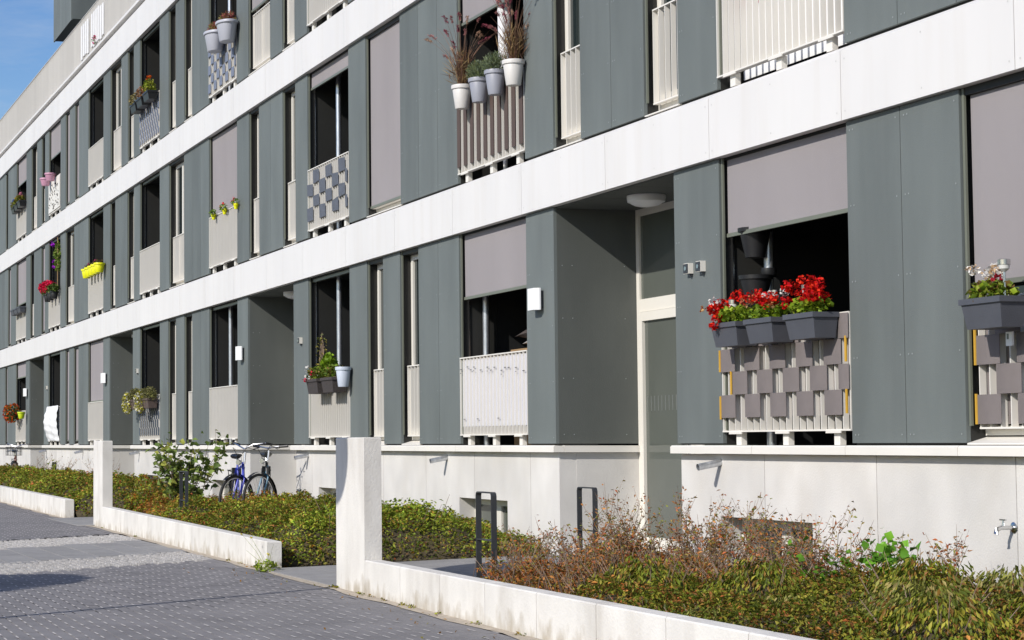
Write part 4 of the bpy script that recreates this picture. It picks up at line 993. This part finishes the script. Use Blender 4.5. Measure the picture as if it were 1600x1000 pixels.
near_bp = np.concatenate([bumps(80, -15.7, -8.4, -2.3, -.2, (.16, .42), (.03, .20)), [[-14.6, -1.4, .8, .12]]])
cover('low_shrubbery', 'low brown and olive shrubbery behind the foreground wall', -14.25, -8.2, near_bp, .165, 8000, .031,
      lambda X, Y, n: mixpal(DG, RB, np.clip(.16 + .80 * np.clip((-12.5 - X) / .7, 0, 1) + .3 * (nz2(X, Y, 2.6, .5) - .5), .04, .96), n), edge0=-1.4, edge1=0, droop=.3, aspect=.45)
mid_bp = np.concatenate([bumps(130, -29.3, -19.3, -2.2, -.2, (.15, .5), (.04, .24)), [[-20.0, -1.0, .9, .20], [-25.5, -.9, 1.0, .12]]])
cover('low_hedge', 'low green and russet hedge behind the middle wall', -29.15, -19.3, mid_bp, .28, 5200, .036,
      lambda X, Y, n: mixpal(G2 + G1, RB + OR, np.clip(.10 + .55 * np.clip((-22.0 - X) / 4, 0, 1) * nz2(X, Y, 1.7, 2.2) + .25 * (nz2(X, Y, 5, 1.) - .5), .03, .8), n), edge0=2.2, edge1=.95)
far_bp = np.concatenate([bumps(70, -44, -33.3, -1.9, -.2, (.4, .8), (.08, .28))])
cover('far_hedge', 'low olive hedge behind the far left wall', -58.0, -33.2, np.concatenate([far_bp, bumps(60, -58, -44, -1.8, -.2, (.4, .8), (.08, .3))]), .32, 2000, .052,
      lambda X, Y, n: mixpal(G1 + G2, RB, np.clip(.12 + .6 * np.clip((Y + 1.0) / .6, 0, 1) * nz2(X, Y, 1.1, .3), .04, .85), n), edge1=2.3)

tw = MB()
for i in range(620):
    x, y = RNG.uniform(-15.4, -12.3), RNG.uniform(-2.3, -.35)
    if x < -14.3 - (y + 2.6) * .5: continue
    z = GZ(y) + .06; a = RNG.uniform(0, 6.28); L = RNG.uniform(.18, .42); sp = RNG.uniform(.03, .22)
    tw.tube([(x, y, z), (x + sp * .4 * math.cos(a), y + sp * .4 * math.sin(a), z + L * .55), (x + sp * math.cos(a), y + sp * math.sin(a), z + L)], [.0042, .003, .0014], 3, False)
obj('bare_twigs', tw, twig_m, bpy.data.objects['low_shrubbery'])
def twig_shrub(name, label, x, y, h, spread, nst, leafpal, lsize, dens, cat='shrub', group=None, thick=.006, branch=3, aspect=.45, leaf_from=.35, stem_m=None):
    z0 = GZ(y); t = thing(name, label, cat, (x, y, z0), group); st = MB(); PP = []
    for i in range(nst):
        a = RNG.uniform(0, 6.28); L = h * RNG.uniform(.6, 1.05); sp = spread * RNG.uniform(.15, 1.0)
        bx, by = x + .06 * math.cos(a * 3), y + .06 * math.sin(a * 3)
        pts = [np.array([bx + sp * math.cos(a) * u ** 1.2 + .02 * math.sin(u * 9 + i), by + sp * math.sin(a) * u ** 1.2 + .02 * math.cos(u * 8 + i), z0 + L * u]) for u in np.linspace(0, 1, 6)]
        st.tube(pts, [thick, thick * .85, thick * .7, thick * .55, thick * .4, thick * .2], 4, False)
        segs = [(pts, leaf_from)]
        for b_ in range(branch):
            u = RNG.uniform(.35, .9); p = pts[0] + (pts[-1] - pts[0]) * u; k = min(4, int(u * 5)); p = pts[k] + (pts[k + 1] - pts[k]) * (u * 5 - k)
            a2 = RNG.uniform(0, 6.28); l2 = L * RNG.uniform(.15, .35)
            bp = [p, p + np.array([math.cos(a2) * l2 * .4, math.sin(a2) * l2 * .4, l2 * .4]), p + np.array([math.cos(a2) * l2 * .65, math.sin(a2) * l2 * .65, l2 * .95])]
            st.tube(bp, [thick * .45, thick * .3, thick * .15], 3, False); segs.append((bp, .0))
        for sg, f0 in segs:
            m_ = max(2, int(dens * (1.0 if len(sg) > 4 else .6)))
            for k in range(m_):
                u = RNG.uniform(f0, 1.0) * (len(sg) - 1) - 1e-6; j = int(max(0, u)); PP.append(sg[j] + (sg[j + 1] - sg[j]) * (u - j) + RNG.normal(size=3) * lsize * .5)
    obj('stems', st, stem_m or twig_m, t)
    PP = np.array(PP); put_leaves('foliage', PP, lsize * RNG.uniform(.6, 1.3, len(PP)), pick(leafpal, len(PP), .35), t, aspect=aspect, droop=.1)
    return t
RUST = [(.46, .13, .045), (.38, .16, .05), (.50, .22, .06), (.19, .14, .05), (.30, .23, .06), (.22, .24, .04)]
sh = [(-15.35, -.62, .80, .34, 20, 'tall russet shrub between the plinth rack and the glass entrance door'), (-14.75, -1.25, .62, .34, 24, 'russet shrub directly in front of the rack at the recessed plinth'), (-14.25, -.55, .86, .34, 26, 'tall russet shrub just right of the glass door, under the water spout'),
      (-13.75, -.55, .76, .34, 24, 'russet twiggy shrub at the left edge of the near basement window'), (-13.95, -1.45, .60, .36, 26, 'low russet shrub between the plinth rack and the foreground wall'), (-13.15, -.50, .74, .32, 24, 'russet shrub screening the middle of the near basement window'),
      (-12.55, -.60, .72, .32, 22, 'sparse russet shrub at the right side of the near basement window'), (-11.95, -.55, .62, .25, 14, 'sparse twiggy shrub just left of the broad leaved vine'), (-11.20, -.45, .56, .22, 12, 'small dry shrub against the plinth right of the broad leaved vine'),
      (-13.3, -1.2, .56, .34, 22, 'dense brown shrub in front of the foot of the glass door'), (-14.2, -2.0, .46, .30, 22, 'leftmost low russet shrub beside the rack near the large pillar'),
      (-13.1, -1.95, .44, .30, 20, 'small russet shrub leaning over the foreground wall'), (-14.45, -.95, .70, .32, 24, 'full russet shrub left of the foot of the glass door'), (-15.0, -1.6, .60, .30, 18, 'airy russet shrub over the path edge, left of the plinth rack'), (-12.7, -1.1, .52, .30, 18, 'russet shrub below the left corner of the near basement window')]
for (x, y, h, sp, ns, lb) in sh: twig_shrub('russet_shrub', lb, x, y, h * .84, sp * 1.05, ns, RUST, .030, 13, group='russet shrubs in the foreground bed', thick=.0058, branch=4, leaf_from=.12)
twig_shrub('vine', 'bright green broad leaved vine in front of the plinth panel joint', -11.42, -.62, .50, .22, 10, [(.12, .30, .02), (.16, .36, .03), (.09, .22, .02)], .060, 9, cat='vine', aspect=.95, thick=.004, leaf_from=.3)
twig_shrub('vine', 'small green vine shoots climbing through the russet twigs', -12.0, -.75, .50, .28, 8, [(.12, .28, .02), (.10, .22, .02)], .055, 4, cat='vine', aspect=.9, thick=.004)
def mound(name, label, x, y, rx, ry, h, n, size, pal, group=None, aspect=.36, droop=.9):
    z0 = GZ(y); t = thing(name, label, 'shrub', (x, y, z0), group)
    a = RNG.uniform(0, 2 * math.pi, n); el = np.arcsin(RNG.uniform(-.05, 1, n)); lump = 1 + .13 * np.sin(a * 5 + x * 7) * np.cos(el * 4 + y) + .08 * np.sin(a * 11 + el * 9)
    r = lump * RNG.uniform(.74, 1.04, n) ** .8
    P = np.stack([x + rx * r * np.cos(el) * np.cos(a), y + ry * r * np.cos(el) * np.sin(a), z0 + .02 + h * r * np.sin(el)], 1)
    keep = P[:, 1] > -2.70 - (P[:, 0] + 12) * .01784 + .13; P, a, el = P[keep], a[keep], el[keep]; n = len(P)
    d = np.stack([np.cos(a) * .7, np.sin(a) * .7, -np.full(n, .1)], 1)
    put_leaves('foliage', P, size * RNG.uniform(.6, 1.3, n), pick(pal, n, .35), t, aspect=aspect, droop=droop, dirs=d, up=.6, fold=.12)
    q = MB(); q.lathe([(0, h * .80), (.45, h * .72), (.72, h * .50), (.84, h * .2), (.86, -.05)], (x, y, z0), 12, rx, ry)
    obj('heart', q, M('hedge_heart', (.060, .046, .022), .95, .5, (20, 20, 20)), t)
    st = MB()
    for i in range(9):
        b = RNG.uniform(0, 6.28); st.tube([(x, y, z0), (x + rx * .6 * math.cos(b), y + ry * .6 * math.sin(b), z0 + h * .7), (x + rx * .8 * math.cos(b), y + ry * .8 * math.sin(b), z0 + h * RNG.uniform(.95, 1.25))], [.006, .004, .002], 4, False)
    obj('stems', st, twig_m, t)
    return t
for i, (x, y, rx, ry, h, pal, lb) in enumerate((
    (-12.55, -1.75, .55, .42, .50, DG, 'dark green drooping clump just behind the foreground wall, leftmost of the green clumps'),
    (-11.75, -1.35, .50, .42, .44, DG, 'dark green drooping clump right of the leftmost green clump'),
    (-11.70, -2.10, .50, .34, .38, DG, 'olive clump hugging the foreground wall below the glass door'),
    (-10.95, -.75, .60, .38, .48, DG, 'tall dark green clump against the plinth right of the vine'),
    (-10.35, -.55, .50, .35, .46, LG, 'light green clump against the plinth under the tap'),
    (-10.90, -1.55, .55, .42, .38, LG, 'pale green clump in the middle right of the foreground bed'),
    (-10.15, -1.25, .55, .45, .40, LG, 'pale green clump between the broad leaved vine and the wall'),
    (-9.55, -.75, .55, .40, .46, DG, 'dark green clump beyond the tap at the right edge'),
    (-10.75, -2.20, .55, .36, .33, LG, 'low pale clump behind the wall where it meets the bottom edge'),
    (-9.3, -1.7, .6, .5, .40, DG, 'green clump at the bottom right corner'),
    (-12.15, -.75, .40, .32, .36, DG, 'small dark green clump at the right corner of the near basement window'),
    (-13.35, -1.75, .40, .34, .32, DG + RB, 'mixed green and russet clump left of the leftmost green clump'))):
    mound('green_clump', lb, x, y, rx * .88, ry * .88, h * (.72 + .14 * math.sin(i * 2.3)), 3600, .044, pal, 'green clumps in the foreground bed')
for i, (x, y, rx, ry, h, lb) in enumerate((
    (-19.75, -.95, .75, .60, .50, 'bright green mound beside the path to the glass entrance'), (-19.85, -1.75, .60, .45, .42, 'bright green mound at the left edge of the big pillar'), (-21.0, -1.1, .7, .6, .46, 'green mound directly behind the big pillar'))):
    mound('green_mound', lb, x, y, rx, ry, h, 3600, .048, G2, 'green mounds by the entrance path', aspect=.5, droop=.2)
# leafy sapling by the rack, orange barberry, flowering weed
twig_shrub('sapling', 'leafy multi stemmed sapling standing behind a rack', -27.9, -1.50, 1.28, .74, 15, [(.16, .23, .05), (.21, .28, .07), (.11, .165, .04), (.36, .38, .08)], .10, 16, thick=.010, branch=4, aspect=.75, leaf_from=.25, stem_m=bark_m)
for i, (x, y, lb) in enumerate(((-29.0, -1.75, 'orange and yellow autumn shrub beside the middle pillar'), (-28.3, -2.0, 'smaller orange and red autumn shrub right of the middle pillar'))):
    t = twig_shrub('autumn_shrub', lb, x, y, .60 - .1 * i, .36, 24, OR + G2, .045, 26, group='orange autumn shrubs', thick=.006, branch=5, leaf_from=.1)
twig_shrub('leafy_shrub', 'yellow green shrub growing beside the far left rack', -42.4, -1.0, .72, .28, 14, [(.30, .32, .02), (.22, .26, .02)], .075, 12, thick=.006)
for i, (x, y, lb) in enumerate(((-45.5, -.5, 'bare brown twigs before the plinth left of the far rack'), (-48.5, -.55, 'bare brown twigs near the bicycle with the basket'), (-39.8, -.45, 'thin bare twigs before the plinth left of the middle pillar'))):
    twig_shrub('bare_shrub', lb, x, y, .80, .5, 16, RUST, .035, 4, group='bare shrubs at far left', thick=.007)
t = thing('weed', 'slender weed with yellow flowers at the end of the middle wall', 'weed', (-19.02, -2.55, 0)); st = MB(); P = []
for i, (dx, dy, h) in enumerate(((-.55, -.12, .33), (-.25, -.10, .31), (-.05, .02, .16), (.10, .03, .26), (-.35, -.12, .18))):
    st.tube([(-19.02, -2.60, 0), (-19.02 + dx * .4, -2.60 + dy * .5, h * .55), (-19.02 + dx, -2.60 + dy, h)], [.003, .0025, .0015], 4, False); P.append((-19.02 + dx, -2.60 + dy, h))
obj('stems', st, M('weed_stem', (.20, .24, .06), .8, .2), t); put_leaves('foliage', ball(90, (-19.02, -2.62, .04), (.22, .12, .07)), .06, pick(G2 + [(.25, .33, .03)], 90), t, aspect=.4)
P = np.repeat(np.array(P)[:3], 8, 0) + RNG.normal(size=(24, 3)) * .006; put_leaves('yellow_flowers', P, .022, pick([(.75, .62, .01)], 24), t, PETAL, aspect=.9)
# small moss and weed tufts in the sandy joint
P = []
for i in range(26):
    x = RNG.uniform(-19 if i % 2 else -30, -10.5); x = -19.3 + RNG.uniform(-.3, .2) if -19.1 < x < -16.7 else x
    P.append(ball(14, (x, -2.70 - (x + 12) * .01784 - .03, .008), (RNG.uniform(.03, .10), .025, .02), .1))
P = np.concatenate(P); o = obj('moss_tufts', leaves_mesh('moss_tufts', P, RNG.uniform(.015, .035, len(P)), pick(G1 + [(.18, .12, .05)], len(P)), LEAF), LEAF, None, 'stuff'); tag(o, 'small tufts of moss and weeds along the wall feet', 'moss')
# fallen leaves
n = 90; X = RNG.uniform(-20, -10.5, n); Y = -2.70 - (X + 12) * .01784 - np.abs(RNG.normal(size=n)) * .35 - .03; Z = .028 * (Y + 2.6) + .008
o = obj('fallen_leaves', leaves_mesh('fallen_leaves', np.stack([X, Y, Z], 1), RNG.uniform(.015, .04, n), pick([(.32, .17, .04), (.22, .20, .04), (.16, .10, .05), (.40, .20, .03)], n), LEAF, up=3, fold=.1), LEAF, None, 'stuff'); tag(o, 'scattered fallen leaves on the dark pavers', 'leaves')

# =================================================================== STREET FURNITURE AND TREES JUST OUTSIDE THE PICTURE (their shadows fall into it)
t = thing('street_sign', 'round street sign on a thin pole casting a line of shadow on the pavers', 'street sign', (-15.0, -6.2, GZ(-6.2)))
obj('pole', MB().tube([(-15.0, -6.2, GZ(-6.2) - .05), (-15.0, -6.2, 3.75)], .038, 10), galv_m, t)
dm = MB().lathe([(0, -.004), (.45, -.004), (.45, .004), (0, .004)], (0, 0, 0), 40); o = obj('sign_disc', dm, lampw_m, t, loc=(-15.0, -6.235, 3.70)); o.rotation_euler = (rad(90), 0, 0)
def street_tree(label, x, y, h, r, n):
    z0 = GZ(y); t = thing('street_tree', label, 'tree', (x, y, z0), 'street trees beside the road')
    tr = MB().tube([(x, y, z0 - .1), (x + .03, y, z0 + h * .5), (x, y, z0 + h)], [.09, .07, .05], 8)
    for i in range(7):
        a = i * .9; tr.tube([(x, y, z0 + h * .72 + .05 * i), (x + r * .6 * math.cos(a), y + r * .6 * math.sin(a), z0 + h + r * .3 * math.sin(i * 1.7))], [.035, .012], 5)
    obj('trunk', tr, bark_m, t); greenery(t, (x, y, z0 + h), (r, r, r * .95), n, .16, [(.06, .10, .02), (.09, .13, .02)], name='crown')
street_tree('clipped round street tree nearest the crossing', -16.45, -10.75, 3.4, 1.15, 9000)
street_tree('round street tree beyond the light crossing', -21.4, -12.6, 4.4, 1.3, 4200)
